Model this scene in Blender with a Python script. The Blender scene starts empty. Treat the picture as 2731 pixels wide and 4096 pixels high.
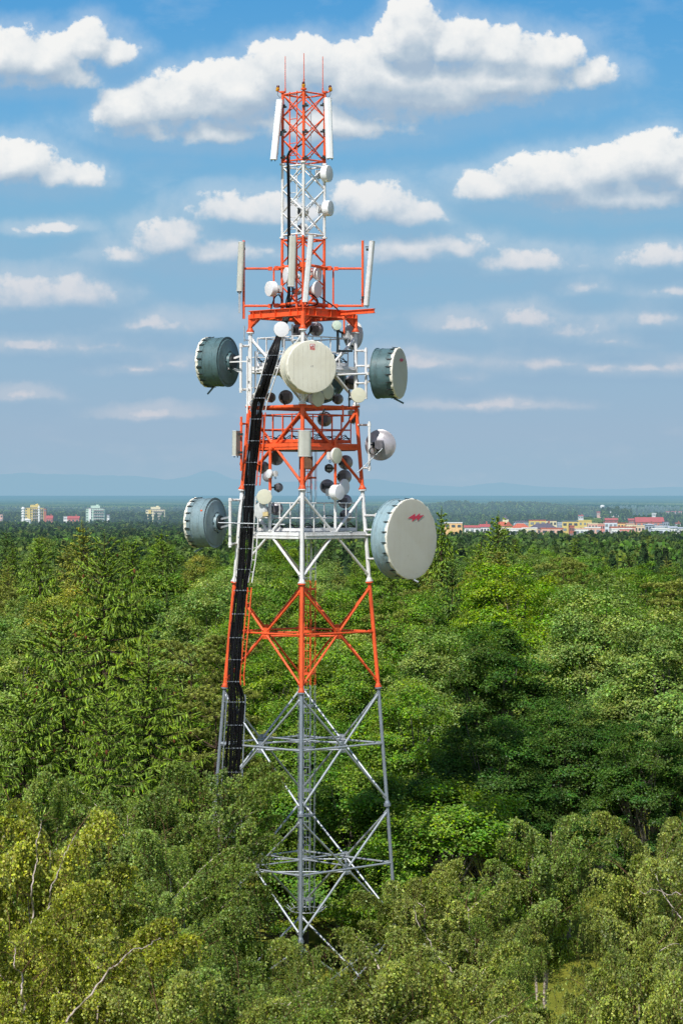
import bpy, math, random
import numpy as np
from mathutils import Vector, Matrix
random.seed(7)
rng = np.random.default_rng(11)
C = bpy.context.scene.collection
SC = bpy.context.scene
EYE = 20.0            # camera height above the ground sheet
F, CX, HY = 10500.0, 1365.5, 1991.0   # focal length, principal column and horizon row of the photograph

def P(x, y, d):       # photograph pixel -> point at distance d
    return Vector(((x - CX) / F * d, d, EYE + (HY - y) / F * d))
DS = 2731 / 1568.0
def PD(x, y, d): return P(x * DS, y * DS, d)
def Z1(x, y): return (900 + x / 2.24, 150 + y / 2.24)
def Z2(x, y): return (700 + x / 1.568, 1150 + y / 1.568)
def Z3(x, y): return (800 + x / 1.742, 2200 + y / 1.742)
def Z4(x, y): return (900 + x / 2.4123, 900 + y / 2.4123)
def Z5(x, y): return (900 + x / 2.4123, 1550 + y / 2.4123)

def lin(c):
    c = c / 255.0
    return c / 12.92 if c <= 0.04045 else ((c + 0.055) / 1.055) ** 2.4
def rgb(r, g, b): return (lin(r), lin(g), lin(b), 1.0)

# ---------------------------------------------------------------- objects
ORG = {}
def tag(o, label=None, cat=None, group=None, kind=None):
    if label: o['label'] = label
    if cat: o['category'] = cat
    if group: o['group'] = group
    if kind: o['kind'] = kind
    return o
def thing(name, label, cat, loc, group=None):
    o = bpy.data.objects.new(name, None); C.objects.link(o)
    o.location = loc; o.empty_display_size = 0.3
    ORG[o.name] = Vector(loc)
    return tag(o, label, cat, group)

class MB:
    def __init__(s): s.V = []; s.F = []; s.S = []; s.M = []
    def face(s, idx, smooth=False, m=0): s.F.append(idx); s.S.append(smooth); s.M.append(m)
    def ring(s, c, u, v, r, n):
        b = len(s.V)
        for i in range(n):
            a = 2 * math.pi * i / n
            s.V.append(tuple(c + u * (r * math.cos(a)) + v * (r * math.sin(a))))
        return b
    def bridge(s, a, b, n, m=0, smooth=True):
        for i in range(n):
            j = (i + 1) % n
            s.face((a + i, a + j, b + j, b + i), smooth, m)
    def disc(s, c, u, v, r, n, flip=False, m=0):
        b = s.ring(c, u, v, r, n)
        idx = tuple(range(b, b + n))
        s.face(idx[::-1] if flip else idx, False, m)
    def tube(s, a, b, r, n=10, r2=None, m=0, cap=True):
        a = Vector(a); b = Vector(b); r2 = r if r2 is None else r2
        d = b - a
        if d.length < 1e-6: return s
        u, v = frame(d.normalized())
        i = s.ring(a, u, v, r, n); j = s.ring(b, u, v, r2, n)
        s.bridge(i, j, n, m)
        if cap:
            s.disc(a, u, v, r, n, True, m); s.disc(b, u, v, r2, n, False, m)
        return s
    def path(s, pts, r, n=8, m=0, rr=None):
        pts = [Vector(p) for p in pts]
        prev = None; u = None
        for k, p in enumerate(pts):
            t = (pts[min(k + 1, len(pts) - 1)] - pts[max(k - 1, 0)]).normalized()
            if u is None: u, v = frame(t)
            else:
                u = (u - t * u.dot(t)).normalized(); v = t.cross(u)
            q = r if rr is None else rr[k]
            b = s.ring(p, u, v, q, n)
            if prev is not None: s.bridge(prev, b, n, m)
            prev = b
        return s
    def box(s, c, size, R=None, m=0):
        c = Vector(c); b = len(s.V)
        for dx in (-.5, .5):
            for dy in (-.5, .5):
                for dz in (-.5, .5):
                    p = Vector((dx * size[0], dy * size[1], dz * size[2]))
                    s.V.append(tuple(c + (R @ p if R else p)))
        for f in ((0, 1, 3, 2), (4, 6, 7, 5), (0, 4, 5, 1), (2, 3, 7, 6), (0, 2, 6, 4), (1, 5, 7, 3)):
            s.face(tuple(b + i for i in f), False, m)
        return s
    def bar(s, a, b, w, h, m=0, up=Vector((0, 0, 1))):      # rectangular bar, w across, h along up
        a = Vector(a); b = Vector(b); t = (b - a).normalized()
        x = t.cross(up).normalized(); z = x.cross(t)
        R = Matrix((x, t, z)).transposed()
        return s.box((a + b) / 2, (w, (b - a).length, h), R, m)
    def ibeam(s, a, b, w, h, m=0):
        a = Vector(a); b = Vector(b); z = Vector((0, 0, 1)); t = .022
        s.bar(a, b, t, h - 2 * t, m)
        s.bar(a + z * (h / 2 - t / 2), b + z * (h / 2 - t / 2), w, t, m)
        s.bar(a - z * (h / 2 - t / 2), b - z * (h / 2 - t / 2), w, t, m)
        return s
    def lathe(s, prof, o, axis, n=32, m=0, smooth=True, sharp=()):
        o = Vector(o); axis = Vector(axis).normalized(); u, v = frame(axis)
        prev = None
        for k, (r, h) in enumerate(prof):
            b = s.ring(o + axis * h, u, v, max(r, 1e-4), n)
            if prev is not None: s.bridge(prev, b, n, m, smooth)
            prev = b
            if k in sharp: prev = s.ring(o + axis * h, u, v, max(r, 1e-4), n)
        return s
    def prism(s, pts, t, m=0):       # planar polygon given in 3D, extruded by vector t
        b = len(s.V); n = len(pts); t = Vector(t)
        for p in pts: s.V.append(tuple(Vector(p)))
        for p in pts: s.V.append(tuple(Vector(p) + t))
        s.face(tuple(range(b, b + n))[::-1], False, m); s.face(tuple(range(b + n, b + 2 * n)), False, m)
        for i in range(n):
            j = (i + 1) % n
            s.face((b + i, b + j, b + n + j, b + n + i), False, m)
        return s
    def mesh(s, name, mats, off=Vector((0, 0, 0))):
        me = bpy.data.meshes.new(name)
        me.from_pydata([(x - off[0], y - off[1], z - off[2]) for x, y, z in s.V], [], s.F)
        me.polygons.foreach_set('use_smooth', s.S)
        me.polygons.foreach_set('material_index', s.M)
        for mt in (mats if isinstance(mats, (list, tuple)) else [mats]): me.materials.append(mt)
        me.update(); return me
    def build(s, name, mats, parent=None, loc=None):
        off = ORG[parent.name] if parent is not None else Vector(loc if loc is not None else s.V[0])
        o = bpy.data.objects.new(name, s.mesh(name, mats, off)); C.objects.link(o)
        if parent is not None: o.parent = parent
        else: o.location = off
        ORG[o.name] = off
        return o
def frame(t):
    a = Vector((0, 0, 1)) if abs(t.z) < .95 else Vector((1, 0, 0))
    u = a.cross(t).normalized()
    return u, t.cross(u)

def np_mesh(name, parts, mats):
    """parts: list of (verts (N,k,3), material index, per-face tint or None)"""
    me = bpy.data.meshes.new(name)
    nv = sum(p[0].shape[0] * p[0].shape[1] for p in parts)
    nf = sum(p[0].shape[0] for p in parts)
    me.vertices.add(nv); me.loops.add(nv); me.polygons.add(nf)
    me.vertices.foreach_set('co', np.concatenate([p[0].reshape(-1) for p in parts]).astype(np.float32))
    me.loops.foreach_set('vertex_index', np.arange(nv, dtype=np.int32))
    ks = np.concatenate([np.full(p[0].shape[0], p[0].shape[1], dtype=np.int32) for p in parts])
    st = np.concatenate([[0], np.cumsum(ks)[:-1]]).astype(np.int32)
    me.polygons.foreach_set('loop_start', st)
    me.polygons.foreach_set('material_index', np.concatenate([np.full(p[0].shape[0], p[1], dtype=np.int32) for p in parts]))
    if any(p[2] is not None for p in parts):
        at = me.attributes.new('tint', 'FLOAT_COLOR', 'POINT')
        cols = []
        for p in parts:
            n, k = p[0].shape[:2]
            t = p[2] if p[2] is not None else np.ones((n, 3))
            c = np.ones((n, k, 4)); c[:, :, :3] = t[:, None, :]
            cols.append(c.reshape(-1))
        at.data.foreach_set('color', np.concatenate(cols).astype(np.float32))
    for m in mats: me.materials.append(m)
    me.update(calc_edges=True)
    return me

# ---------------------------------------------------------------- materials
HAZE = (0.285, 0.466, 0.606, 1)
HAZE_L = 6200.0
def new_mat(name):
    m = bpy.data.materials.new(name); m.use_nodes = True
    nt = m.node_tree; nt.nodes.clear()
    out = nt.nodes.new('ShaderNodeOutputMaterial')
    return m, nt, out
def math_node(nt, op, a, b=None, c=None, clamp=False):
    n = nt.nodes.new('ShaderNodeMath'); n.operation = op; n.use_clamp = clamp
    for i, v in enumerate((a, b, c)):
        if v is None: continue
        if isinstance(v, (int, float)): n.inputs[i].default_value = v
        else: nt.links.new(v, n.inputs[i])
    return n.outputs[0]
def mixc(nt, fac, a, b, mode='MIX'):
    n = nt.nodes.new('ShaderNodeMix'); n.data_type = 'RGBA'; n.blend_type = mode
    for s, v in ((n.inputs[0], fac), (n.inputs[6], a), (n.inputs[7], b)):
        if isinstance(v, (int, float)): s.default_value = v
        elif isinstance(v, tuple): s.default_value = v
        else: nt.links.new(v, s)
    return n.outputs[2]
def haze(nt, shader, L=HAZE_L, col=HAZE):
    """painted-in aerial perspective: a glowing haze colour that grows with the distance from the tower site"""
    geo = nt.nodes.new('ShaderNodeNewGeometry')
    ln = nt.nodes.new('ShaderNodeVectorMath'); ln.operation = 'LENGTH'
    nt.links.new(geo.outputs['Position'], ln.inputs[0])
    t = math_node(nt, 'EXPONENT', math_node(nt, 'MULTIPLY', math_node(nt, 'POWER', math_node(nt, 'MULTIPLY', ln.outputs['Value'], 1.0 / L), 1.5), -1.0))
    em = nt.nodes.new('ShaderNodeEmission'); em.inputs[0].default_value = col  # haze painted on as a glow of the surface itself
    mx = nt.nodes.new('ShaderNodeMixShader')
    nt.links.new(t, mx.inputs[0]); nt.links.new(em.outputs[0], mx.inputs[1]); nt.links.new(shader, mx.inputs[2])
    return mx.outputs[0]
def noise(nt, scale, detail=4, rough=.55, coord='Object', vec=None):
    if vec is None:
        tc = nt.nodes.new('ShaderNodeTexCoord'); vec = tc.outputs[coord]
    n = nt.nodes.new('ShaderNodeTexNoise')
    n.inputs['Scale'].default_value = scale; n.inputs['Detail'].default_value = detail; n.inputs['Roughness'].default_value = rough
    nt.links.new(vec, n.inputs['Vector'])
    return n.outputs['Fac']
def ramp(nt, fac, stops):
    n = nt.nodes.new('ShaderNodeValToRGB'); e = n.color_ramp.elements
    while len(e) < len(stops): e.new(0.5)
    for el, (p, c) in zip(e, stops): el.position = p; el.color = c
    nt.links.new(fac, n.inputs[0]); return n.outputs[0]
def paint(name, col, rough=.45, dirt=.35, scale=3.0, metal=0.0, far=False, bump=0.0, spec=.4, streak=0.0, stain=(.42, .33, .26, 1)):
    m, nt, out = new_mat(name)
    b = nt.nodes.new('ShaderNodeBsdfPrincipled')
    n1 = noise(nt, scale, 6, .65); n2 = noise(nt, scale * 5, 3, .6)
    dk = tuple(v * (1 - dirt) * w for v, w in zip(col[:3], (1, .97, .92))) + (1,)
    c = ramp(nt, n1, [(.28, dk), (.55, col), (1, tuple(min(1, v * 1.06) for v in col[:3]) + (1,))])
    c = mixc(nt, .2, c, ramp(nt, n2, [(.3, dk), (.6, col)]))
    if streak:
        tc = nt.nodes.new('ShaderNodeTexCoord'); mp_ = nt.nodes.new('ShaderNodeMapping'); mp_.inputs['Scale'].default_value = (5.5, 5.5, .55)
        nt.links.new(tc.outputs['Object'], mp_.inputs[0])
        st = noise(nt, 1.0, 6, .7, vec=mp_.outputs[0])
        c = mixc(nt, ramp(nt, st, [(.50, (0, 0, 0, 1)), (.72, (streak,) * 3 + (1,))]), c, mixc(nt, 1.0, c, stain, 'MULTIPLY'))
        c = mixc(nt, ramp(nt, noise(nt, 11.0, 5, .75), [(.60, (0, 0, 0, 1)), (.70, (streak * .9,) * 3 + (1,))]), c, (.10, .05, .03, 1))
    nt.links.new(c, b.inputs['Base Color'])
    nt.links.new(ramp(nt, n2, [(.2, (rough * .8,) * 3 + (1,)), (.8, (min(1, rough * 1.3),) * 3 + (1,))]), b.inputs['Roughness'])
    b.inputs['Metallic'].default_value = metal
    b.inputs['Specular IOR Level'].default_value = spec
    if bump:
        bp = nt.nodes.new('ShaderNodeBump'); bp.inputs['Strength'].default_value = bump; bp.inputs['Distance'].default_value = .01
        nt.links.new(n1, bp.inputs['Height']); nt.links.new(bp.outputs[0], b.inputs['Normal'])
    sh = b.outputs[0]
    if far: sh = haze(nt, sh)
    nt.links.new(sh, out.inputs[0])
    return m

M = {}
M['orange'] = paint('orange_paint', (.86, .118, .030, 1), .48, .32, 1.3, streak=.55)
M['white'] = paint('white_paint', (.76, .77, .78, 1), .48, .16, 1.6, streak=.45)
M['steel'] = paint('galvanised_steel', (.27, .31, .36, 1), .42, .25, 2.0, .35)
M['steel_light'] = paint('bright_galvanised_steel', (.42, .46, .50, 1), .42, .25, 2.0, .4)
M['teal'] = paint('teal_drum_paint', (.085, .155, .170, 1), .42, .32, 1.7, streak=.6)
M['teal_mid'] = paint('blue_grey_drum_paint', (.20, .29, .325, 1), .42, .25, 1.7, streak=.5)
M['teal_light'] = paint('pale_blue_drum_paint', (.27, .39, .44, 1), .42, .22, 1.7, streak=.5)
M['cream'] = paint('cream_radome_fabric', (.66, .65, .56, 1), .62, .12, 1.2, spec=.2, streak=.22, stain=(.75, .70, .60, 1))
M['cream_dish'] = paint('cream_radome_plastic', (.62, .62, .50, 1), .5, .1, 1.6, spec=.25)
M['taupe'] = paint('taupe_radome_fabric', (.54, .53, .475, 1), .65, .09, .8, spec=.2, streak=.2, stain=(.78, .74, .66, 1))
M['fringe'] = paint('ruffled_fabric_edge', (.82, .80, .70, 1), .7, .25, 9)
M['pale'] = paint('pale_radome_plastic', (.70, .71, .74, 1), .48, .06, 2, spec=.3)
M['mint'] = paint('pale_green_radome', (.55, .66, .56, 1), .45, .08, 3)
M['casting'] = paint('light_grey_casting', (.60, .62, .63, 1), .5, .2, 5)
M['grey_dish'] = paint('grey_dish_back', (.40, .385, .42, 1), .36, .3, 3.2, .2, spec=.6)
M['dark_box'] = paint('dark_grey_radio', (.20, .195, .22, 1), .42, .3, 5, .2)
M['panel_grey'] = paint('weathered_grey_panel', (.47, .48, .43, 1), .55, .15, 2.2)
M['panel_white'] = paint('white_panel_plastic', (.82, .85, .87, 1), .4, .05, 2)
M['black'] = paint('black_cable_jacket', (.003, .003, .004, 1), .45, .2, 8, spec=.18)
M['cable_grey'] = paint('worn_black_jacket', (.005, .005, .006, 1), .36, .3, 8, spec=.3)
M['dark'] = paint('dark_bracket', (.02, .028, .03, 1), .5, .3, 6)
M['red_logo'] = paint('red_print', (.55, .012, .03, 1), .5, .06, 4)
M['pink_logo'] = paint('faded_red_print', (.62, .045, .10, 1), .5, .10, 3)
M['salmon'] = paint('salmon_whip', (.72, .16, .11, 1), .5, .15, 3)
M['yellow'] = paint('yellow_lamp_housing', (.62, .28, .015, 1), .45, .3, 12)
M['red_glass'] = paint('dark_red_lens', (.10, .012, .008, 1), .2, .3, 12)
M['yellow_box'] = paint('pale_yellow_box', (.62, .50, .25, 1), .5, .2, 8)
M['rust'] = paint('rusty_brown_box', (.16, .085, .05, 1), .6, .4, 7)
M['mesh'] = paint('steel_grating', (.16, .15, .15, 1), .6, .3, 12)

# ---------------------------------------------------------------- camera, sky light, sun
cam = bpy.data.cameras.new('camera'); camo = bpy.data.objects.new('camera', cam); C.objects.link(camo)
camo.location = (0, 0, EYE); camo.rotation_euler = (math.radians(90), 0, 0)
cam.sensor_fit = 'VERTICAL'; cam.sensor_height = 36.0; cam.sensor_width = 24.0
cam.lens = 36.0 * F / 4096.0
cam.shift_y = -(2048 - HY) / 4096.0
cam.clip_start = 1.0; cam.clip_end = 200000.0
SC.camera = camo

SUN_EL, SUN_AZ = math.radians(49), math.radians(180 + 25)      # behind the viewer, to the left
sun_dir = Vector((math.sin(SUN_AZ) * math.cos(SUN_EL), math.cos(SUN_AZ) * math.cos(SUN_EL), math.sin(SUN_EL)))
sl = bpy.data.lights.new('sun', 'SUN'); slo = bpy.data.objects.new('sun', sl); C.objects.link(slo)
sl.energy = 5.0; sl.angle = math.radians(.53); sl.color = (1.0, .955, .88)
slo.rotation_euler = sun_dir.to_track_quat('Z', 'Y').to_euler(); slo.location = (-40, -60, 120)

w = bpy.data.worlds.new('World'); SC.world = w; w.use_nodes = True
nt = w.node_tree; nt.nodes.clear()
sky = nt.nodes.new('ShaderNodeTexSky'); sky.sky_type = 'NISHITA'; sky.sun_disc = False
sky.sun_elevation = SUN_EL; sky.sun_rotation = SUN_AZ; sky.altitude = 300; sky.air_density = 1.0; sky.dust_density = .6; sky.ozone_density = 2.0
bg = nt.nodes.new('ShaderNodeBackground'); bg.inputs[1].default_value = .125
wo = nt.nodes.new('ShaderNodeOutputWorld')
nt.links.new(sky.outputs[0], bg.inputs[0]); nt.links.new(bg.outputs[0], wo.inputs[0])

SC.view_settings.view_transform = 'Standard'; SC.view_settings.look = 'None'; SC.view_settings.exposure = 0; SC.view_settings.gamma = 1
SC.render.engine = 'CYCLES'
cy = SC.cycles
cy.max_bounces = 6; cy.diffuse_bounces = 3; cy.glossy_bounces = 2; cy.transmission_bounces = 3; cy.transparent_max_bounces = 8
cy.caustics_reflective = False; cy.caustics_refractive = False; cy.sample_clamp_indirect = 4.0
cy.use_denoising = True; cy.denoiser = 'OPENIMAGEDENOISE'; cy.denoising_input_passes = 'RGB_ALBEDO_NORMAL'
cy.use_adaptive_sampling = True; cy.adaptive_threshold = .02; cy.adaptive_min_samples = 12
SC.render.film_transparent = False

# ---------------------------------------------------------------- sky backdrop with the clouds
def build_sky():
    # cloud puffs in sky coordinates (hundredths of photo columns / rows): centre, radii
    puffs = [
     # great central cumulus
     (300,262,105,66),(400,248,120,70),(520,236,130,78),(640,196,105,84),(720,166,105,68),(840,200,150,88),(945,110,88,98),
     (1040,118,115,68),(1150,128,105,60),(1255,140,105,56),(1350,180,80,44),(1000,225,300,62),(640,280,330,44),(880,270,180,40),(560,220,160,70),(340,300,120,44),(500,304,170,50),(760,292,220,60),(950,215,260,86),(1130,190,220,70),(1240,185,150,50),
     # upper left
     (25,145,125,68),(110,150,115,66),(205,110,62,55),(262,132,60,46),(60,190,140,36),(150,180,100,50),
     # left middle
     (30,388,120,62),(120,410,90,44),(195,412,55,38),
     # right middle
     (1130,440,100,26),(1265,425,125,44),(1390,408,135,64),(1500,385,120,74),(1568,415,110,66),(1420,455,260,40),
     # mid-height banks
     (860,482,95,40),(930,500,90,30),(555,490,110,30),(660,500,90,26),
     (395,560,90,38),(480,585,140,30),(300,590,80,20),
     (930,580,150,36),(1050,575,80,26),(1190,608,130,24),(1510,600,90,24),(1540,665,80,14),
     (60,692,120,36),(180,686,95,38),(330,748,130,16),
     (1060,750,60,14),(1220,738,75,24),(1290,765,110,20),(1500,738,70,22),(1400,785,90,10),
     (1260,838,110,24),(1360,850,70,12),(1480,848,110,16),(980,842,90,18),(1060,870,50,9),(390,835,60,14),(80,795,110,14),(250,795,120,14),
     (115,525,60,8),(55,907,50,8),(1335,660,55,13),(1120,930,110,8),(320,845,90,10),(345,950,70,7)]
    g = bpy.data.node_groups.new('cloud_field', 'ShaderNodeTree')
    g.interface.new_socket('P', in_out='INPUT', socket_type='NodeSocketVector')
    g.interface.new_socket('D', in_out='OUTPUT', socket_type='NodeSocketFloat')
    g.interface.new_socket('S', in_out='OUTPUT', socket_type='NodeSocketFloat')
    gi = g.nodes.new('NodeGroupInput'); go = g.nodes.new('NodeGroupOutput')
    def vm(nt, op, a, b=None):
        n = nt.nodes.new('ShaderNodeVectorMath'); n.operation = op
        for i, v in enumerate((a, b)):
            if v is None: continue
            if isinstance(v, tuple): n.inputs[i].default_value = v
            else: nt.links.new(v, n.inputs[i])
        return n.outputs['Value'] if op == 'LENGTH' else n.outputs[0]
    wn = g.nodes.new('ShaderNodeTexNoise'); wn.inputs['Scale'].default_value = 1.25; wn.inputs['Detail'].default_value = 4; wn.inputs['Roughness'].default_value = .6
    g.links.new(gi.outputs[0], wn.inputs['Vector'])
    wp = vm(g, 'MULTIPLY', vm(g, 'SUBTRACT', wn.outputs['Color'], (.5, .5, .5)), (.62, .36, 0))
    warped = vm(g, 'ADD', gi.outputs[0], wp)
    acc = None
    for cx, cy_, rx, ry in puffs:
        rx, ry = (rx * 1.08, ry * 1.12) if cy_ < 420 else (rx * 1.25, ry * 1.55 + 5)
        a = vm(g, 'SUBTRACT', warped, (cx / 100, cy_ / 100, 0))
        a = vm(g, 'MULTIPLY', a, (100 / rx, 100 / ry, 0))
        b = vm(g, 'MULTIPLY', a, (-1, -.9, 0)) ; a = vm(g, 'MULTIPLY', a, (1, 1.45, 0))   # flatter below than above
        q = vm(g, 'LENGTH', vm(g, 'MAXIMUM', a, b))
        q = math_node(g, 'MULTIPLY', math_node(g, 'SUBTRACT', 1.0, q), (1.25 * max(ry, 34) / 55) if cy_ > 420 else 1.2 * ry / 55)
        acc = q if acc is None else math_node(g, 'SMOOTH_MAX', acc, q, .30)
    d = math_node(g, 'MAXIMUM', math_node(g, 'MINIMUM', math_node(g, 'ADD', acc, .10), 1.5), -1.6)
    mid = noise(g, 1.5, 3, .55, vec=gi.outputs[0])
    fine = noise(g, 3.2, 8, .62, vec=gi.outputs[0])
    ds = math_node(g, 'ADD', d, math_node(g, 'MULTIPLY', math_node(g, 'SUBTRACT', mid, .5), .85))
    ds = math_node(g, 'ADD', ds, math_node(g, 'MULTIPLY', math_node(g, 'SUBTRACT', fine, .5), .34))
    d = math_node(g, 'ADD', ds, math_node(g, 'MULTIPLY', math_node(g, 'SUBTRACT', fine, .5), .50))
    g.links.new(d, go.inputs[0]); g.links.new(ds, go.inputs[1])

    m, nt, out = new_mat('sky_with_cumulus')
    geo = nt.nodes.new('ShaderNodeNewGeometry'); sx = nt.nodes.new('ShaderNodeSeparateXYZ')
    nt.links.new(geo.outputs['Position'], sx.inputs[0])
    K = F / DS
    U = math_node(nt, 'MULTIPLY_ADD', math_node(nt, 'DIVIDE', sx.outputs[0], sx.outputs[1]), K / 100, 7.84)
    vz = math_node(nt, 'DIVIDE', math_node(nt, 'SUBTRACT', sx.outputs[2], EYE), sx.outputs[1])
    V = math_node(nt, 'MULTIPLY_ADD', vz, -K / 100, 11.43)
    cmb = nt.nodes.new('ShaderNodeCombineXYZ'); nt.links.new(U, cmb.inputs[0]); nt.links.new(V, cmb.inputs[1])
    def field(off):
        n = nt.nodes.new('ShaderNodeGroup'); n.node_tree = g
        if off == (0, 0, 0): nt.links.new(cmb.outputs[0], n.inputs[0])
        else: nt.links.new(vm(nt, 'ADD', cmb.outputs[0], off), n.inputs[0])
        return n.outputs
    D, S0 = field((0, 0, 0)); _, S2 = field((-.10, -.40, 0))
    low = math_node(nt, 'MULTIPLY', math_node(nt, 'SUBTRACT', V, 3.6), .22, clamp=True)     # 0 high up, 1 near the horizon
    lit = math_node(nt, 'MULTIPLY_ADD', math_node(nt, 'SUBTRACT', S0, S2), .78, .36)
    lit = math_node(nt, 'SUBTRACT', lit, math_node(nt, 'MULTIPLY', math_node(nt, 'SUBTRACT', S0, .6), .16), clamp=True)
    edge = math_node(nt, 'MULTIPLY_ADD', math_node(nt, 'SUBTRACT', 1.0, lit, clamp=True), .95, .26)
    edge = math_node(nt, 'MULTIPLY_ADD', low, .60, edge)
    n = nt.nodes.new('ShaderNodeMapRange'); n.interpolation_type = 'SMOOTHSTEP'
    nt.links.new(D, n.inputs[0]); n.inputs[1].default_value = -.04; nt.links.new(edge, n.inputs[2])
    alpha = math_node(nt, 'MULTIPLY', n.outputs[0], math_node(nt, 'MULTIPLY_ADD', low, -.42, .95))
    vr = nt.nodes.new('ShaderNodeMapRange'); vr.interpolation_type = 'SMOOTHSTEP'; nt.links.new(S0, vr.inputs[0]); vr.inputs[1].default_value = -.95; vr.inputs[2].default_value = .3
    alpha = math_node(nt, 'MAXIMUM', alpha, math_node(nt, 'MULTIPLY', vr.outputs[0], .26))
    wisp = noise(nt, .38, 6, .6, vec=vm(nt, 'MULTIPLY', cmb.outputs[0], (1, 2.2, 1)))
    wisp = math_node(nt, 'MULTIPLY', math_node(nt, 'SUBTRACT', wisp, .50), .9, clamp=True)
    alpha = math_node(nt, 'MAXIMUM', alpha, math_node(nt, 'MULTIPLY', wisp, .8), clamp=True)
    hi = ramp(nt, lit, [(.0, rgb(168, 187, 206)), (.3, rgb(190, 204, 216)), (.55, rgb(214, 221, 227)), (.78, rgb(238, 240, 240)), (1, rgb(249, 248, 245))])
    lo = ramp(nt, lit, [(.0, rgb(146, 174, 203)), (.4, rgb(168, 188, 210)), (.68, rgb(194, 201, 214)), (1, rgb(236, 226, 225))])
    col = mixc(nt, low, hi, lo)
    em = nt.nodes.new('ShaderNodeEmission'); nt.links.new(col, em.inputs[0])
    # clear air: deep blue overhead, milky toward the horizon
    air = ramp(nt, math_node(nt, 'MULTIPLY', V, 1 / 12.0, clamp=True),
               [(0, rgb(86, 160, 216)), (.22, rgb(110, 174, 219)), (.42, rgb(130, 181, 214)), (.68, rgb(149, 183, 209)), (.83, rgb(157, 183, 206)), (.95, rgb(155, 185, 206))])
    ea = nt.nodes.new('ShaderNodeEmission'); nt.links.new(air, ea.inputs[0])
    mx = nt.nodes.new('ShaderNodeMixShader')
    nt.links.new(alpha, mx.inputs[0]); nt.links.new(ea.outputs[0], mx.inputs[1]); nt.links.new(em.outputs[0], mx.inputs[2])
    nt.links.new(mx.outputs[0], out.inputs[0])
    b = MB(); R = 90000.0; n = 64; a0 = math.radians(50)
    for i in range(n + 1):
        a = -a0 + 2 * a0 * i / n
        for z in (-3000, 45000): b.V.append((R * math.sin(a), R * math.cos(a), z))
    for i in range(n): b.face((2 * i, 2 * i + 1, 2 * i + 3, 2 * i + 2), True)
    o = b.build('sky', m, loc=(0, 0, 0)); tag(o, 'blue summer sky with white cumulus clouds', kind='structure')
build_sky()
# ================================================================ the lattice tower
TD = 100.0
def ax(zr): return -1.490 + .00368 * zr
RT = [(-20.4, 3.99), (-16.3, 3.62), (-11.7, 3.276), (-7.21, 2.92), (-3.19, 2.56), (.32, 2.286), (3.49, 2.03), (6.31, 2.0), (7.2, 2.0)]
def R_(zr):
    for (a, ra), (b, rb) in zip(RT, RT[1:]):
        if zr <= b: return ra + (rb - ra) * (zr - a) / (b - a)
    return 2.0
ROT = .013
DIRS = [(math.sin(ROT + k * math.pi / 2), -math.cos(ROT + k * math.pi / 2)) for k in range(4)]   # front, right, back, left
def legp(i, zr, k=1.0, r=None):
    r = R_(zr) if r is None else r
    return Vector((ax(zr) + DIRS[i % 4][0] * r * k, TD + DIRS[i % 4][1] * r * k, EYE + zr))
def facep(i, t, zr, k=1.0, r=None): return legp(i, zr, k, r).lerp(legp(i + 1, zr, k, r), t)
def outn(i):
    a = ROT + (i + .5) * math.pi / 2
    return Vector((math.sin(a), -math.cos(a), 0))
LV = [6.31, 3.49, .32, -3.19, -7.21, -11.7, -16.3, -20.2]
SC_COL = ['white', 'orange', 'white', 'orange', 'steel', 'steel', 'steel']
COLN = {'white': 'white', 'orange': 'orange', 'steel': 'grey', 'steel_light': 'grey'}
tower = thing('lattice_tower', 'tall red and white steel lattice telecom tower rising from the forest', 'tower', (ax(-20), TD, 0))

for i in range(4):
    b = MB()
    for s in range(7):
        m = {'white': 0, 'orange': 1, 'steel': 2}[SC_COL[s]]
        b.tube(legp(i, LV[s]), legp(i, LV[s + 1]), .076 if s < 4 else .068, 14, m=m)
    b.tube(legp(i, 6.31), legp(i, 6.96), .085, 14, m=1)
    leg = b.build('leg', [M['white'], M['orange'], M['steel']], tower)
    for s in range(7):
        z = LV[s]; d = (legp(i, z + .3) - legp(i, z - .3)).normalized(); c = legp(i, z)
        f = MB()
        up = {0: 1}.get(s, {'white': 0, 'orange': 1, 'steel': 2}[SC_COL[s - 1]]); dn = {'white': 0, 'orange': 1, 'steel': 2}[SC_COL[s]]
        rr = .15 if s < 4 else .135
        f.tube(c + d * .004, c + d * .05, rr, 16, m=up); f.tube(c - d * .05, c - d * .004, rr, 16, m=dn)
        f.tube(c + d * .05, c + d * .16, rr * .8, 16, r2=.08, m=up, cap=False)
        for k in range(10):
            u, v = frame(d); a = k * math.tau / 10
            q = c + (u * math.cos(a) + v * math.sin(a)) * rr * .82
            f.tube(q - d * .075, q + d * .07, .013, 6, m=3)
        f.build('flange', [M['white'], M['orange'], M['steel'], M['dark']], leg)

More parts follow.
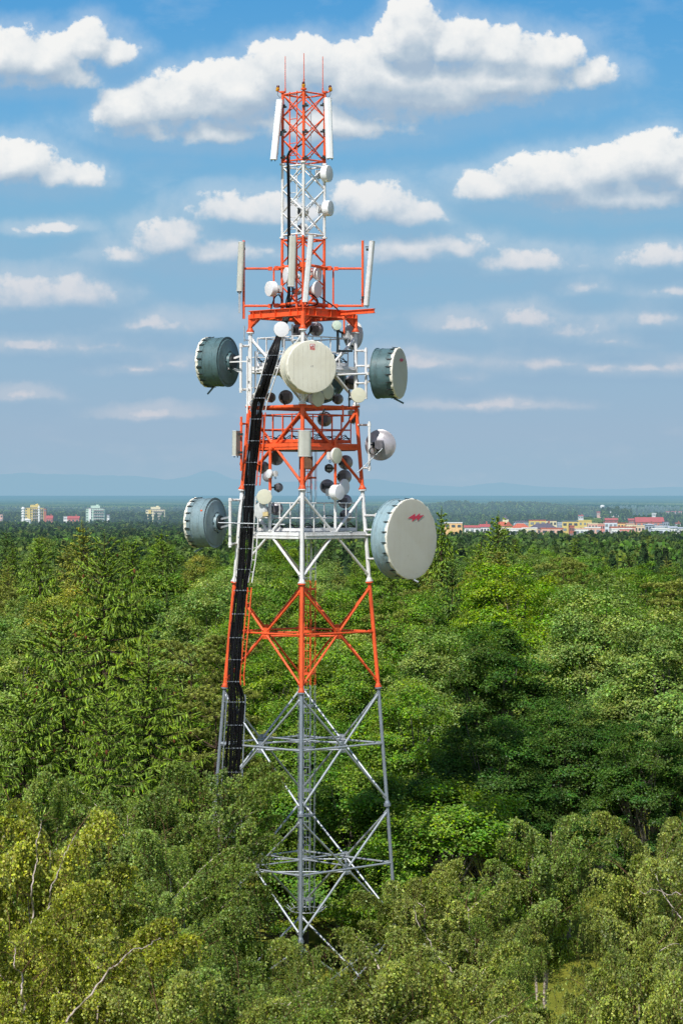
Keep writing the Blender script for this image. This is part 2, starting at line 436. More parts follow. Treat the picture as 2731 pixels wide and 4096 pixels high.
NODE = []
for s in range(7):
    zt, zb = LV[s] - .22, LV[s + 1] + .22
    rt, rb = R_(zt), R_(zb)
    t = rt / (rt + rb); zn = zt + (zb - zt) * t
    NODE.append(zn)
    mat = M[SC_COL[s]]; r = .052 if s < 3 else .044
    matd = M['steel_light'] if SC_COL[s] == 'steel' else mat
    for i in range(4):
        n_ = facep(i, .5, zn); o = outn(i)
        for (p, q) in ((legp(i, zt), legp(i + 1, zb)), (legp(i + 1, zt), legp(i, zb))):
            b = MB(); d = (q - p).normalized()
            for (a, c) in ((p, n_), (n_, q)):
                e = (c - a).normalized()
                b.tube(a + e * .12, c - e * .14, r, 10)
                for (g, sg) in ((a + e * .10, 1), (c - e * .12, -1)):
                    b.bar(g - e * .10, g + e * .14, .018, .15, up=o.cross(e))        # bolted end plates
            b.build('diagonal_brace', matd, tower)
        g = MB()
        w = .20
        ctr = n_ ; hx = (legp(i + 1, zn) - legp(i, zn)).normalized(); up = Vector((0, 0, 1))
        pts = [ctr + hx * w * math.cos(a) + up * w * 1.15 * math.sin(a) - o * .009 for a in [k * math.tau / 8 + .39 for k in range(8)]]
        g.prism(pts, o * .018); g.build('gusset_plate', mat, tower)
        if 3 <= s < 6:
            b = MB(); b.tube(legp(i, zn), legp(i + 1, zn), .040, 10)
            for e in (legp(i, zn), legp(i + 1, zn)):
                d = (n_ - e).normalized(); b.bar(e + d * .05, e + d * .28, .02, .13)
            b.build('horizontal_brace', matd, tower)
            b = MB(); b.tube(facep(i, .5, zn - .10), facep(i + 1, .5, zn - .10), .034, 8); b.build('plan_brace', matd, tower)
            if s > 3:
                b = MB(); b.tube(facep(i, .5, zn + .12), legp(i + 2, zn + .12, .05), .03, 8); b.build('plan_brace', matd, tower)

# platforms in the three upper bays
PLAT = [(NODE[0], 'white'), (NODE[1], 'orange'), (NODE[2], 'white')]
for zi, (zn, cn) in enumerate(PLAT):
    mat = M[cn]
    for i in range(4):
        b = MB(); a, c = legp(i, zn - .05), legp(i + 1, zn - .05)
        b.bar(a.lerp(c, .03), a.lerp(c, .97), .16, .24)
        b.bar(a.lerp(c, .03) + outn(i) * .0, a.lerp(c, .97), .21, .018, )
        b.build('platform_beam', mat, tower)
    d = MB(); zz = zn - .20
    q = [legp(i, zz, .93) for i in range(4)]
    inn = [legp(i, zz, .30) for i in range(4)]
    for i in range(4):
        j = (i + 1) % 4
        d.prism([q[i], q[j], inn[j], inn[i]], (0, 0, .03))
    d.build('platform_deck', M['mesh'] if cn == 'orange' else M['steel_light'], tower)
    for i in range(4):
        g = MB(); k = .87
        A = lambda t, h: facep(i, t, zn, k) + Vector((0, 0, h))
        for h in (1.16, .60): g.tube(A(.02, h), A(.98, h), .024, 8)
        g.bar(A(.02, .16), A(.98, .16), .012, .12)
        for t in (.02, .21, .40, .60, .79, .98): g.tube(A(t, -.05), A(t, 1.16), .023, 8)
        g.build('guardrail', mat, tower)

# heavy beam frame under the mast
zt = 6.96
for i in range(4):
    b = MB(); b.ibeam(legp(i, zt), legp(i + 1, zt), .20, .30)
    for t in (.08, .22, .5, .78, .92):
        p = facep(i, t, zt); n_ = outn(i)
        b.bar(p - Vector((0, 0, .128)), p + Vector((0, 0, .128)), .17, .016, up=(legp(i + 1, zt) - legp(i, zt)).normalized())
    b.build('frame_beam', M['orange'], tower)
    k = MB()
    c = legp(i, 6.45)
    for j in (i + 1, i - 1):
        d = (legp(j, zt) - legp(i, zt)).normalized()
        s_ = d.cross(Vector((0, 0, 1))) * .012
        k.prism([c + d * .07 - s_, c + d * .10 + Vector((0, 0, .12)) - s_, c + d * .44 + Vector((0, 0, .355)) - s_, c + d * .07 + Vector((0, 0, .355)) - s_], s_ * 2)
        k.bar(c + d * .09 + Vector((0, 0, .06)), c + d * .45 + Vector((0, 0, .34)), .12, .02)
    k.build('corner_bracket', M['orange'], tower)
b = MB()
for t in (.35, .65):
    b.ibeam(facep(0, t, zt - .02), facep(2, 1 - t, zt - .02), .13, .22)
b.build('cross_beam', M['orange'], tower)
b = MB(); b.ibeam(P(1225, 1262, 100.4), P(1497, 1243, 98.4), .14, .17); b.build('jib_beam', M['orange'], tower)

# ---------------------------------------------------------------- slim mast above
MR = .80; ML = [15.45, 12.70, 9.90, 7.08]
MC = ['orange', 'white', 'orange']
def mp(i, z): return legp(i, z, r=MR)
for i in range(4):
    b = MB()
    for s in range(3): b.tube(mp(i, ML[s]), mp(i, ML[s + 1]), .054, 12, m=s % 2)
    lg = b.build('mast_leg', [M['orange'], M['white']], tower)
    for z, mt in ((ML[0], 'orange'), (ML[1], 'white'), (ML[2], 'white'), (ML[3], 'orange')):
        f = MB(); f.tube(mp(i, z - .03), mp(i, z + .03), .11, 14); f.build('flange', M[mt], lg)
for s in range(3):
    mat = M[MC[s]]
    for i in range(4):
        for z in (ML[s] - .10, ML[s + 1] + .10):
            b = MB(); b.tube(mp(i, z), mp(i + 1, z), .033, 8); b.build('mast_horizontal', mat, tower)
        h = (ML[s] - ML[s + 1] - .2) / 3
        for k in range(3):
            b = MB(); z1 = ML[s] - .1 - k * h; z0 = z1 - h
            b.tube(mp(i, z1), mp(i + 1, z0), .025, 8); b.tube(mp(i + 1, z1), mp(i, z0), .025, 8)
            b.build('mast_cross_brace', mat, tower)
# climbing ladder in the mast
for s in range(3):
    b = MB()
    for t in (.28, .66):
        b.tube(legp(3, ML[s] - .02, r=MR * .92).lerp(legp(0, ML[s] - .02, r=MR * .92), t), legp(3, ML[s + 1] + .02, r=MR * .92).lerp(legp(0, ML[s + 1] + .02, r=MR * .92), t), .024, 8)
    n = 6
    for k in range(n):
        z = ML[s + 1] + .3 + k * .46
        b.tube(legp(3, z, r=MR * .92).lerp(legp(0, z, r=MR * .92), .28), legp(3, z, r=MR * .92).lerp(legp(0, z, r=MR * .92), .66), .016, 6)
    b.build('mast_ladder', M[MC[s]], tower)

# caged ladder inside the tower, against the back leg
lad_sections = [(2.0, .32, 'orange'), (.32, -3.19, 'steel_light'), (-3.19, -7.21, 'orange'), (-7.21, -11.7, 'steel'), (-11.7, -15.9, 'steel')]
def ladp(z, dx=0, dy=0): return Vector((ax(z) + .10 + dx, TD + 1.25 + dy, EYE + z))
for (z1, z0, mt) in lad_sections:
    b = MB()
    for dx in (-.02, .20): b.tube(ladp(z1, dx), ladp(z0, dx), .022, 8)
    z = z0 + .1
    while z < z1:
        b.tube(ladp(z, -.02), ladp(z, .20), .014, 6); z += .30
    b.tube(ladp(z1, -.12, .25), ladp(z0, -.12, .25), .05, 10)
    b.build('ladder', M[mt], tower)
    c = MB()
    for k in range(7):
        a = math.pi * (k / 6.0) + math.pi
        c.tube(ladp(z1, .09 + .33 * math.cos(a), .55 * math.sin(a)), ladp(z0, .09 + .33 * math.cos(a), .55 * math.sin(a)), .011, 5)
    z = z0 + .45
    while z < z1:
        pts = [ladp(z, .09 + .335 * math.cos(math.pi + math.pi * k / 12), .555 * math.sin(math.pi + math.pi * k / 12)) for k in range(13)]
        for p, q in zip(pts, pts[1:]): c.bar(p, q, .012, .075)
        c.bar(pts[0], pts[-1], .012, .075)
        z += 1.62
    c.build('ladder_cage', M[mt], tower)
b = MB()
b.path([ladp(-15.9, .09 + .62 * math.cos(a), .8 * math.sin(a)) for a in [math.tau * k / 20 for k in range(21)]], .02, 6)
for k in range(16):
    a = math.tau * k / 16
    b.tube(ladp(-15.9, .09 + .62 * math.cos(a), .8 * math.sin(a)), ladp(-15.75, .09 + .8 * math.cos(a), 1.0 * math.sin(a)), .012, 5)
b.build('climbing_guard', M['steel_light'], tower)

# ---------------------------------------------------------------- cable run on the left leg
RUN = [(3950, 868, 952, 98.9), (3500, 880, 955, 99.0), (3067, 897, 964, 99.15), (2790, 914, 976, 99.2), (2768, 914, 972, 99.2), (2734, 910, 954, 99.2), (2521, 923, 972, 99.3), (2315, 944, 990, 99.4), (2234, 952, 1003, 99.4),
       (1928, 979, 1022, 99.4), (1780, 992, 1035, 99.35), (1622, 1007, 1047, 99.1), (1520, 1044, 1082, 98.7), (1405, 1076, 1118, 98.6), (1354, 1102, 1124, 98.9), (1300, 1122, 1146, 99.35), (1240, 1142, 1166, 99.5)]
RUN_Y = np.array([r[0] for r in RUN][::-1], float)
def run(y, t, dz=0):
    xl = np.interp(y, RUN_Y, [r[1] for r in RUN][::-1]); xr = np.interp(y, RUN_Y, [r[2] for r in RUN][::-1]); d = np.interp(y, RUN_Y, [r[3] for r in RUN][::-1])
    return P(xl + (xr - xl) * t, y, d + .15 * t * -1 + dz)
cab = thing('cable_bundle', 'thick bundle of black feeder cables climbing the left leg of the tower', 'cables', run(3950, .5))
NC = 18
ys = list(np.arange(3950, 1245, -35.0)) + [1240]
for k in range(NC):
    ph = random.random() * 6; t0 = (k % 9 + .5) / 9; lay = k // 9
    pts = []
    for y in ys:
        t = t0 + .05 * math.sin(y * .011 + ph) + .02 * math.sin(y * .037 + ph * 2)
        pts.append(run(y, t, lay * .05 + .012 * math.sin(y * .02 + ph)))
    b = MB(); b.path(pts, random.choice((.020, .026, .032)), 7); b.build('cable', M['black' if k % 3 else 'cable_grey'], cab)
# tail of the bundle rising inside the mast
for k in range(5):
    pts = [run(1262, .2 + .15 * k)]
    for (zx, zy) in ((572, 2350), (574, 2100), (572, 1840), (572, 1500), (570, 1350), (563, 1150), (562, 1060), (580, 1020), (640, 985), (690, 955)):
        x, y = Z1(zx + (k - 2) * (3.2 if zy < 1300 else 4.5), zy); pts.append(P(x, y, 99.62 + .03 * (k % 2)))
    b = MB(); b.path(pts if k < 4 else pts[:8], .022, 7); b.build('cable', M['black'], cab)
y = 3880
while y > 1380:                                  # white clamps across the run
    b = MB(); a, c = run(y, -.02, -.05), run(y, 1.02, -.05)
    b.tube(a, c, .004, 6)
    for t in np.linspace(.02, .98, 5): p = a.lerp(c, t + random.uniform(-.06, .06)); b.box(p, (random.uniform(.015, .045), .05, random.uniform(.02, .05)))
    b.build('cable_clamp', M['steel'], cab); y -= 78 + random.random() * 18
# loose loops near the headframe
for pts in ([(440, 850), (452, 780), (480, 700), (520, 675), (555, 740)], [(700, 720), (760, 690), (830, 665), (890, 720), (880, 770), (800, 780)], [(915, 690), (980, 740), (1060, 790), (1095, 830)], [(600, 560), (610, 650), (590, 760), (640, 830)], [(640, 560), (650, 660), (630, 760), (650, 830)]):
    b = MB(); q = [Vector(P(*Z4(*p), 99.2)) for p in pts]
    sm = []
    for u in np.linspace(0, len(q) - 1, 24):
        i = min(int(u), len(q) - 2); f = u - i
        p0, p1, p2, p3 = q[max(i - 1, 0)], q[i], q[i + 1], q[min(i + 2, len(q) - 1)]
        sm.append(.5 * ((2 * p1) + (p2 - p0) * f + (2 * p0 - 5 * p1 + 4 * p2 - p3) * f * f + (3 * p1 - p0 - 3 * p2 + p3) * f ** 3))
    b.path(sm, .024, 7); b.build('cable', M['black'], cab)

# cable ladder carrying them: rails and rungs, one piece per bay
for (y1, y0, mt, off) in ((1400, 1640, 'white', .10), (1650, 1942, 'orange', .12), (1985, 2330, 'white', .12), (2350, 2742, 'orange', .12), (2778, 3950, 'steel', .0)):
    b = MB(); yy = list(np.arange(y0, y1, -40.0)) + [y1]
    n_ = len(yy)
    for (t, dz) in ((-.10, .10), (1.10, .06)) + (((1.42, -.06),) if off else ()):
        b.path([run(q, t, dz) for q in yy], .024, 8)
    if off:
        for q in np.arange(y1 + 15, y0, 48): b.tube(run(q, 1.10, .06), run(q, 1.42, -.06), .014, 6)
    for q in np.arange(y1 + 20, y0, 90): b.tube(run(q, -.1, .12), run(q, 1.1, .10), .014, 6)
    for q in np.linspace(y1 + 30, y0 - 30, 4):
        z = (HY - q) / F * TD; b.tube(run(q, -.10, .10), legp(3, z), .02, 6)
    b.build('cable_ladder', M[mt], tower)

# ---------------------------------------------------------------- frames that carry the antennas
def zof(y, d=TD): return (HY - y) * d / F
def pole(mt, p, q, r=.045, arms=(), name='mounting_frame'):
    b = MB(); b.tube(p, q, r, 10)
    for a, c in arms:
        b.tube(a, c, r * .85, 10); b.tube(a + (c - a).normalized() * .02 - Vector((0, 0, .05)), a + (c - a).normalized() * .02 + Vector((0, 0, .05)), r * 1.5, 10)
    return b.build(name, M[mt], tower)
def zz2(x, y, d): return P(*Z2(x, y), d)
L_ = lambda y, i=3: legp(i, zof(1150 + y / 1.568))
pole('white', zz2(413, 350, 99.7), zz2(413, 660, 99.7), .055, ((zz2(413, 367, 99.7), L_(367)), (zz2(413, 640, 99.7), L_(640))))
pole('white', zz2(346, 1320, 99.6), zz2(346, 1630, 99.6), .06, ((zz2(346, 1333, 99.6), L_(1333)), (zz2(346, 1608, 99.6), L_(1608))))
pole('white', zz2(1197, 378, 99.4), zz2(1197, 700, 99.4), .05, ((zz2(1197, 397, 99.4), L_(397, 1)), (zz2(1197, 600, 99.4), L_(600, 1)), (zz2(1210, 540, 99.3), zz2(1010, 548, 98.8)), (zz2(1215, 492, 99.4), L_(492, 1))))
pole('white', zz2(1218, 840, 99.2), zz2(1218, 1150, 99.2), .05, ((zz2(1218, 862, 99.2), L_(862, 1)), (zz2(1218, 1132, 99.2), L_(1132, 1))))
pole('white', zz2(1262, 1415, 99.0), zz2(1262, 1720, 99.2), .05, ((zz2(1262, 1430, 99), L_(1430, 1)), (zz2(1262, 1702, 99.2), L_(1702, 1)), (zz2(1262, 1520, 99), L_(1520, 1)), (zz2(1262, 1552, 99), L_(1552, 1))))
pole('orange', zz2(416, 810, 99.4), zz2(416, 1150, 99.4), .045, ((zz2(416, 855, 99.4), L_(855)), (zz2(416, 1106, 99.4), L_(1106))))
pole('white', zz2(476, 305, 99.0), zz2(476, 700, 99.0), .045, ((zz2(476, 330, 99), L_(330)), (zz2(476, 640, 99), L_(640))))
pole('white', zz2(453, 430, 98.9), zz2(453, 790, 98.9), .035, ((zz2(453, 640, 98.9), zz2(476, 640, 99)), (zz2(453, 450, 98.9), zz2(476, 450, 99))))
pole('white', zz2(505, 400, 99.3), zz2(505, 720, 99.3), .04, ((zz2(505, 515, 99.3), zz2(660, 505, 98.4)),))
pole('orange', zz2(597, 1000, 98.7), zz2(597, 1272, 98.7), .06, ((zz2(597, 1010, 98.7), zz2(640, 1000, 98.9)),), 'antenna_pole')
pole('white', zz2(597, 1272, 98.7), zz2(594, 1530, 98.7), .06, (), 'antenna_pole')
pole('orange', zz2(1005, 955, 98.9), zz2(1005, 1250, 98.9), .055, ((zz2(1005, 1000, 98.9), zz2(965, 1000, 98.8)),), 'antenna_pole')
pole('white', zz2(1005, 1320, 98.9), zz2(1005, 1530, 98.9), .06, (), 'antenna_pole')
pole('dark', zz2(1092, 640, 98.9), zz2(1092, 752, 98.9), .035, ((zz2(1092, 700, 98.9), L_(700, 1)),), 'antenna_pole')
pole('dark', zz2(1020, 262, 99.0), zz2(1020, 405, 99.0), .05, ((zz2(1020, 270, 99), zz2(1058, 290, 99.3)), (zz2(1020, 398, 99), zz2(1110, 398, 99.3))), 'antenna_pole')
pole('orange', zz2(1060, 180, 99.2), zz2(1060, 290, 99.2), .035, ((zz2(1060, 188, 99.2), zz2(1010, 188, 99.2)),), 'antenna_pole')
pole('orange', zz2(1053, 740, 98.9), zz2(1053, 845, 98.9), .035, ((zz2(1053, 746, 98.9), zz2(1000, 746, 98.8)),), 'antenna_pole')
pole('white', zz2(735, 230, 99.0), zz2(735, 345, 99.0), .04, ((zz2(735, 330, 99), zz2(795, 330, 98.3)),), 'antenna_pole')
pole('white', zz2(674, 300, 98.6), zz2(674, 375, 98.6), .035, ((zz2(674, 316, 98.6), zz2(735, 325, 99.0)),), 'antenna_pole')
pole('steel_light', zz2(435, 240, 99.3), zz2(435, 335, 99.3), .022, ((zz2(435, 330, 99.3), L_(330)),), 'antenna_pole')
# legs of the big front drum: struts behind it to the leg
b = MB()
for dy in (400, 600): b.tube(zz2(800, dy, 98.1), zz2(830, dy, 97.6), .06, 10)
b.tube(zz2(640, 505, 98.6), zz2(740, 500, 97.9), .05, 10); b.tube(zz2(1000, 505, 98.6), zz2(900, 500, 97.7), .05, 10)
b.build('mounting_frame', M['white'], tower)
# horizontal ring beam with the orange equipment rack, upper edge of the orange bay
for i in range(4):
    b = MB(); b.tube(legp(i, 3.42), legp(i + 1, 3.42), .07, 10); b.build('horizontal_brace', M['orange'], tower)
# headframe: two levels of arms to the left, right, front and back
for z in (zof(1075), zof(1224)):
    b = MB(); c = Vector((ax(z), TD, EYE + z))
    for sx in (-1, 1):
        tip = c + Vector((sx * 2.24, -.05, 0)); k = c + Vector((sx * 1.25, -.05, 0))
        b.tube(k, tip, .045, 10)
        b.tube(k + Vector((-sx * .15, 0, 0)), c + Vector((0, -1.25, .06)), .055, 10); b.tube(k + Vector((-sx * .15, 0, 0)), c + Vector((0, 1.25, .06)), .055, 10)
        b.box(k, (.16, .14, .14)); b.box(c + Vector((sx * 1.0, -.22, .0)), (.16, .14, .16))
    for sy in (-1, 1): b.box(c + Vector((0, sy * 1.2, .05)), (.26, .16, .18))
    b.build('headframe', M['orange'], tower)
for (x, y0, y1) in ((181, 150, 905), (1327, 150, 790)):
    b = MB(); b.tube(P(*Z4(x, y0), 99.95), P(*Z4(x, y1), 99.95), .05, 10); b.build('panel_pole', M['orange'], tower)
for x in (690, 752):
    b = MB(); b.tube(P(*Z4(x, 95), 98.72), P(*Z4(x, 800), 98.72), .04, 10); b.build('panel_pole', M['orange'], tower)
for x in (471, 1044):
    b = MB(); b.tube(P(*Z4(x, 430), 99.95), P(*Z4(x, 770), 99.95), .035, 10); b.build('panel_pole', M['orange'], tower)

# ================================================================ things fixed to the tower
class Dish:
    """builds in a frame whose +Y axis is where the antenna looks; o is the centre of the aperture"""
    def __init__(s, name, label, o, yaw, group=None, pitch=0, cat='dish antenna'):
        s.o = Vector(o); a = math.radians(yaw)
        s.d = Vector((math.sin(a) * math.cos(pitch), -math.cos(a) * math.cos(pitch), math.sin(pitch)))
        s.u = Vector((0, 0, 1)).cross(s.d).normalized(); s.w = s.d.cross(s.u)
        s.t = thing(name, label, cat, s.o, group)
    def p(s, x, y, z): return s.o + s.u * x + s.d * y + s.w * z
    def R(s): return Matrix((s.u, s.d, s.w)).transposed()

def drum(label, o, yaw, r, L, body, face, clips=True, strut=None, fringe=True, name='drum_antenna', nclip=20, hub=True, cat='drum antenna', group='big drum antennas on the tower'):
    D = Dish(name, label, o, yaw, group, cat=cat)
    b = MB()
    b.lathe([(r, 0), (r, -.26 * L), (r + .018, -.262 * L), (r + .018, -.30 * L), (r, -.302 * L), (r, -.72 * L), (r + .012, -.722 * L), (r + .012, -.745 * L), (r, -.747 * L), (r, -L + .03), (r + .03, -L + .028), (r + .03, -L)],
            D.o, D.d, 56, sharp=(1, 2, 3, 4, 5, 6, 7, 8, 9, 10))
    for k in range(40):                        # rivets
        a = math.tau * k / 40
        for yy in (-.34 * L, -.66 * L): b.box(D.p(r * math.cos(a), yy, r * math.sin(a)), (.018, .018, .018))
    sh = b.build('shroud', M[body], D.t)
    b = MB(); b.lathe([(r + .03, 0), (r * .93, .004), (r * .9, -.03), (r * .62, -.06), (r * .45, -.10), (r * .38, -.10), (r * .36, -.20), (.02, -.20)], D.p(0, -L, 0), D.d, 48, sharp=(0, 1, 2, 4, 5, 6))
    bp = b.build('back_plate', M[body], D.t)
    if hub:
        h = MB(); h.lathe([(r * .30, -.14), (r * .30, -.26), (r * .2, -.27), (.01, -.27)], D.p(0, -L, 0), D.d, 28, sharp=(1, 2)); 
        for k in range(8):
            a = math.tau * k / 8; h.tube(D.p(r * .41 * math.cos(a), -L - .09, r * .41 * math.sin(a)), D.p(r * .41 * math.cos(a), -L - .14, r * .41 * math.sin(a)), .02, 6)
        h.build('hub', M['dark'], bp)
    # radome cloth: slightly domed, with a ruffled lip round the rim
    b = MB(); b.lathe([(r * 1.005, .012), (r * .9, .025), (r * .6, .032), (r * .3, .036), (1e-4, .037)], D.o, D.d, 56)
    rd = b.build('radome', M[face], D.t)
    if fringe:
        b = MB(); n = 90; prev = None
        for k in range(n + 1):
            a = math.tau * k / n; w_ = .012 * math.sin(a * 17) + .010 * math.sin(a * 29 + 1) + .006 * math.sin(a * 43); ln = .085 + .03 * math.sin(a * 13 + 2) + .018 * math.sin(a * 31)
            i = len(b.V)
            for rr, yy in ((r * .985, .016), (r + .022 + w_, .004), (r + .026 + w_, -ln * .5), (r + .012 + w_ * .6, -ln)):
                b.V.append(tuple(D.p(rr * math.cos(a), yy, rr * math.sin(a))))
            if prev is not None:
                for q in range(3): b.face((prev + q, prev + q + 1, i + q + 1, i + q), True)
            prev = i
        b.build('radome_lip', M['fringe'], rd)
    if clips:
        for k in range(nclip):
            a = math.tau * (k + .3) / nclip
            b = MB(); c = D.p((r + .02) * math.cos(a), -.14 * L, (r + .02) * math.sin(a)); n_ = (D.u * math.cos(a) + D.w * math.sin(a)); tt = D.d
            b.bar(c - tt * .10 + n_ * .01, c + tt * .09, .045, .022, up=n_)
            b.tube(c - tt * .15 + n_ * .03, c - tt * .05 + n_ * .01, .012, 6)
            b.build('latch', M['dark'], sh)
    return D, sh, rd, bp

def zigzag(D, rd, cx, cz, w, h, mat, skew=.25):
    pts = [(-.5, -.12), (-.06, .36), (-.04, .05), (.24, .40), (.22, .14), (.5, .22), (.10, -.40), (.08, -.08), (-.24, -.46), (-.20, -.14)]
    b = MB(); b.prism([D.p(cx + x * w, .041, cz + y * h) for x, y in pts], D.d * .004); b.build('lightning_logo', M[mat], rd)

def strutbar(D, p, q, mt='steel_light', name='side_strut', r=.035, parent=None):
    b = MB(); b.tube(p, q, r, 8); b.build(name, M[mt], parent or D.t)

# --- five big drums
D, sh, rd, bp = drum('dark teal drum antenna facing away left, upper left of the tower', zz2(200, 470, 100.35), -115, .93, .92, 'teal', 'cream')
b = MB()
for z in (.10, -.22): b.bar(D.p(.0, -1.05, z), zz2(413, 430 if z > 0 else 530, 99.7), .07, .07)
b.bar(D.p(.22, -1.0, -.02), zz2(476, 462, 99.0), .05, .05); b.box(D.p(0, -1.02, -.05), (.5, .12, .5), D.R()); b.build('mounting_bracket', M['white'], D.t)
strutbar(D, D.p(.0, -.3, -.94), D.p(.1, -.08, -1.22), 'teal')
D, sh, rd, bp = drum('blue grey drum antenna facing away left, lower left beside the cable run', zz2(128, 1475, 100.3), -115, .93, .86, 'teal_mid', 'cream')
b = MB()
for z in (.12, -.2): b.bar(D.p(.0, -1.0, z), zz2(346, 1440 if z > 0 else 1490, 99.6), .07, .07)
b.box(D.p(0, -.96, 0), (.5, .12, .5), D.R()); b.tube(zz2(272, 1475, 99.2), zz2(690, 1487, 98.6), .022, 8); b.build('mounting_bracket', M['steel_light'], D.t)
strutbar(D, D.p(.0, -.35, -.94), D.p(.15, -.05, -1.12), 'teal_mid')
b = MB(); b.box(D.p(.80, -.70, .47), (.05, .08, .05), D.R()); b.build('sticker', M['orange'], sh)
D, sh, rd, bp = drum('dark teal drum antenna facing right with faded red zigzag, upper right of tower', zz2(1408, 537, 99.2), 71, .94, .88, 'teal', 'taupe')
zigzag(D, rd, .10, .50, .60, .20, 'pink_logo')
b = MB(); b.bar(D.p(0, -1.05, .15), zz2(1197, 492, 99.4), .07, .07); b.bar(D.p(0, -1.05, -.2), zz2(1197, 600, 99.4), .07, .07); b.box(D.p(0, -.98, 0), (.5, .12, .6), D.R()); b.build('mounting_bracket', M['white'], D.t)
strutbar(D, D.p(.1, -.25, -.95), D.p(.3, .06, -1.13), 'teal')
DRX, DRY = 945 * DS, 1238 * DS
D, sh, rd, bp = drum('huge pale blue drum antenna with grey beige face and pink lightning logo', P(DRX, DRY, 98.3), 50, 1.49, .74, 'teal_light', 'taupe', nclip=24)
zigzag(D, rd, .20, .82, 1.0, .36, 'pink_logo')
b = MB(); b.bar(D.p(0, -1.0, .45), zz2(1262, 1430, 99), .09, .09); b.bar(D.p(0, -1.0, -.4), zz2(1262, 1702, 99.2), .09, .09); b.box(D.p(0, -.90, 0), (.7, .14, 1.2), D.R()); b.build('mounting_bracket', M['white'], D.t)
strutbar(D, D.p(.1, -.1, -1.48), D.p(.25, .12, -1.62), 'steel_light', r=.04)
D, sh, rd, bp = drum('cream drum antenna at the tower front with small red square emblem', zz2(857, 497, 97.0), 22, .955, .70, 'cream', 'cream', clips=False, nclip=0, hub=False)
b = MB(); cz = .735; cx = .02
b.prism([D.p(cx + x, .022, cz + z) for x, z in ((-.095, -.005), (.095, -.005), (.095, .105), (-.095, .105))], D.d * .012)
for k in range(3):
    zc = cz - .035 - k * .034; n = 12
    up = [(x / n * .19 - .095, zc + .010 * math.sin(x / n * math.tau) + .011) for x in range(n + 1)]; dn = [(x, z - .022) for x, z in up][::-1]
    for q in range(n): b.prism([D.p(cx + x, .024, z) for x, z in (up[q], up[q + 1], (up[q + 1][0], up[q + 1][1] - .021), (up[q][0], up[q][1] - .021))], D.d * .010)
lg = b.build('emblem', M['red_logo'], rd)
b = MB()                                           # RFS in white strokes
def stroke(x0, z0, x1, z1): b.bar(D.p(cx + x0, .040, cz + z0), D.p(cx + x1, .040, cz + z1), .004, .015, up=D.d.cross(D.p(x1, 0, z1) - D.p(x0, 0, z0)).normalized())
for x in (-.07, -.015): stroke(x, .015, x, .085)
for x in (-.07, -.015): stroke(x, .085, x + .035, .085); stroke(x, .05, x + .035, .05)
stroke(-.035, .085, -.035, .05); stroke(-.06, .05, -.033, .015)
for (a, c, d_, e) in ((.04, .085, .075, .085), (.04, .085, .04, .05), (.04, .05, .075, .05), (.075, .05, .075, .015), (.04, .015, .075, .015)): stroke(a, c, d_, e)
b.build('lettering', M['panel_white'], lg)
b = MB()
b.bar(D.p(-.035, .040, -.02), D.p(-.035, .040, .04), .004, .012, up=D.u); b.bar(D.p(0, .040, .038), D.p(.04, .040, .038), .004, .012); b.bar(D.p(.035, .040, .04), D.p(.015, .040, -.02), .004, .012, up=D.u)
b.build('stencil_mark', M['dark_box'], rd)
b = MB()
for k in range(9):
    x = -.72 + k * .18; h = math.sqrt(.9 ** 2 - x * x)
    b.box(D.p(x, .03, 0), (.006, .012, 2 * h * .92), D.R())
b.build('seam', M['taupe'], rd)
b = MB(); b.box(D.p(0, -.92, 0), (.6, .2, .8), D.R()); b.build('mounting_bracket', M['white'], D.t)
# drum behind the tower, only its dark back shows
D, sh, rd, bp = drum('dark teal drum antenna half hidden behind the big cream drum', zz2(905, 560, 103.2), 172, 1.06, .8, 'teal', 'cream', clips=False, fringe=False)
b = MB(); b.box(D.p(0, -.98, 0), (.5, .3, .5), D.R()); b.build('mounting_bracket', M['dark'], D.t)

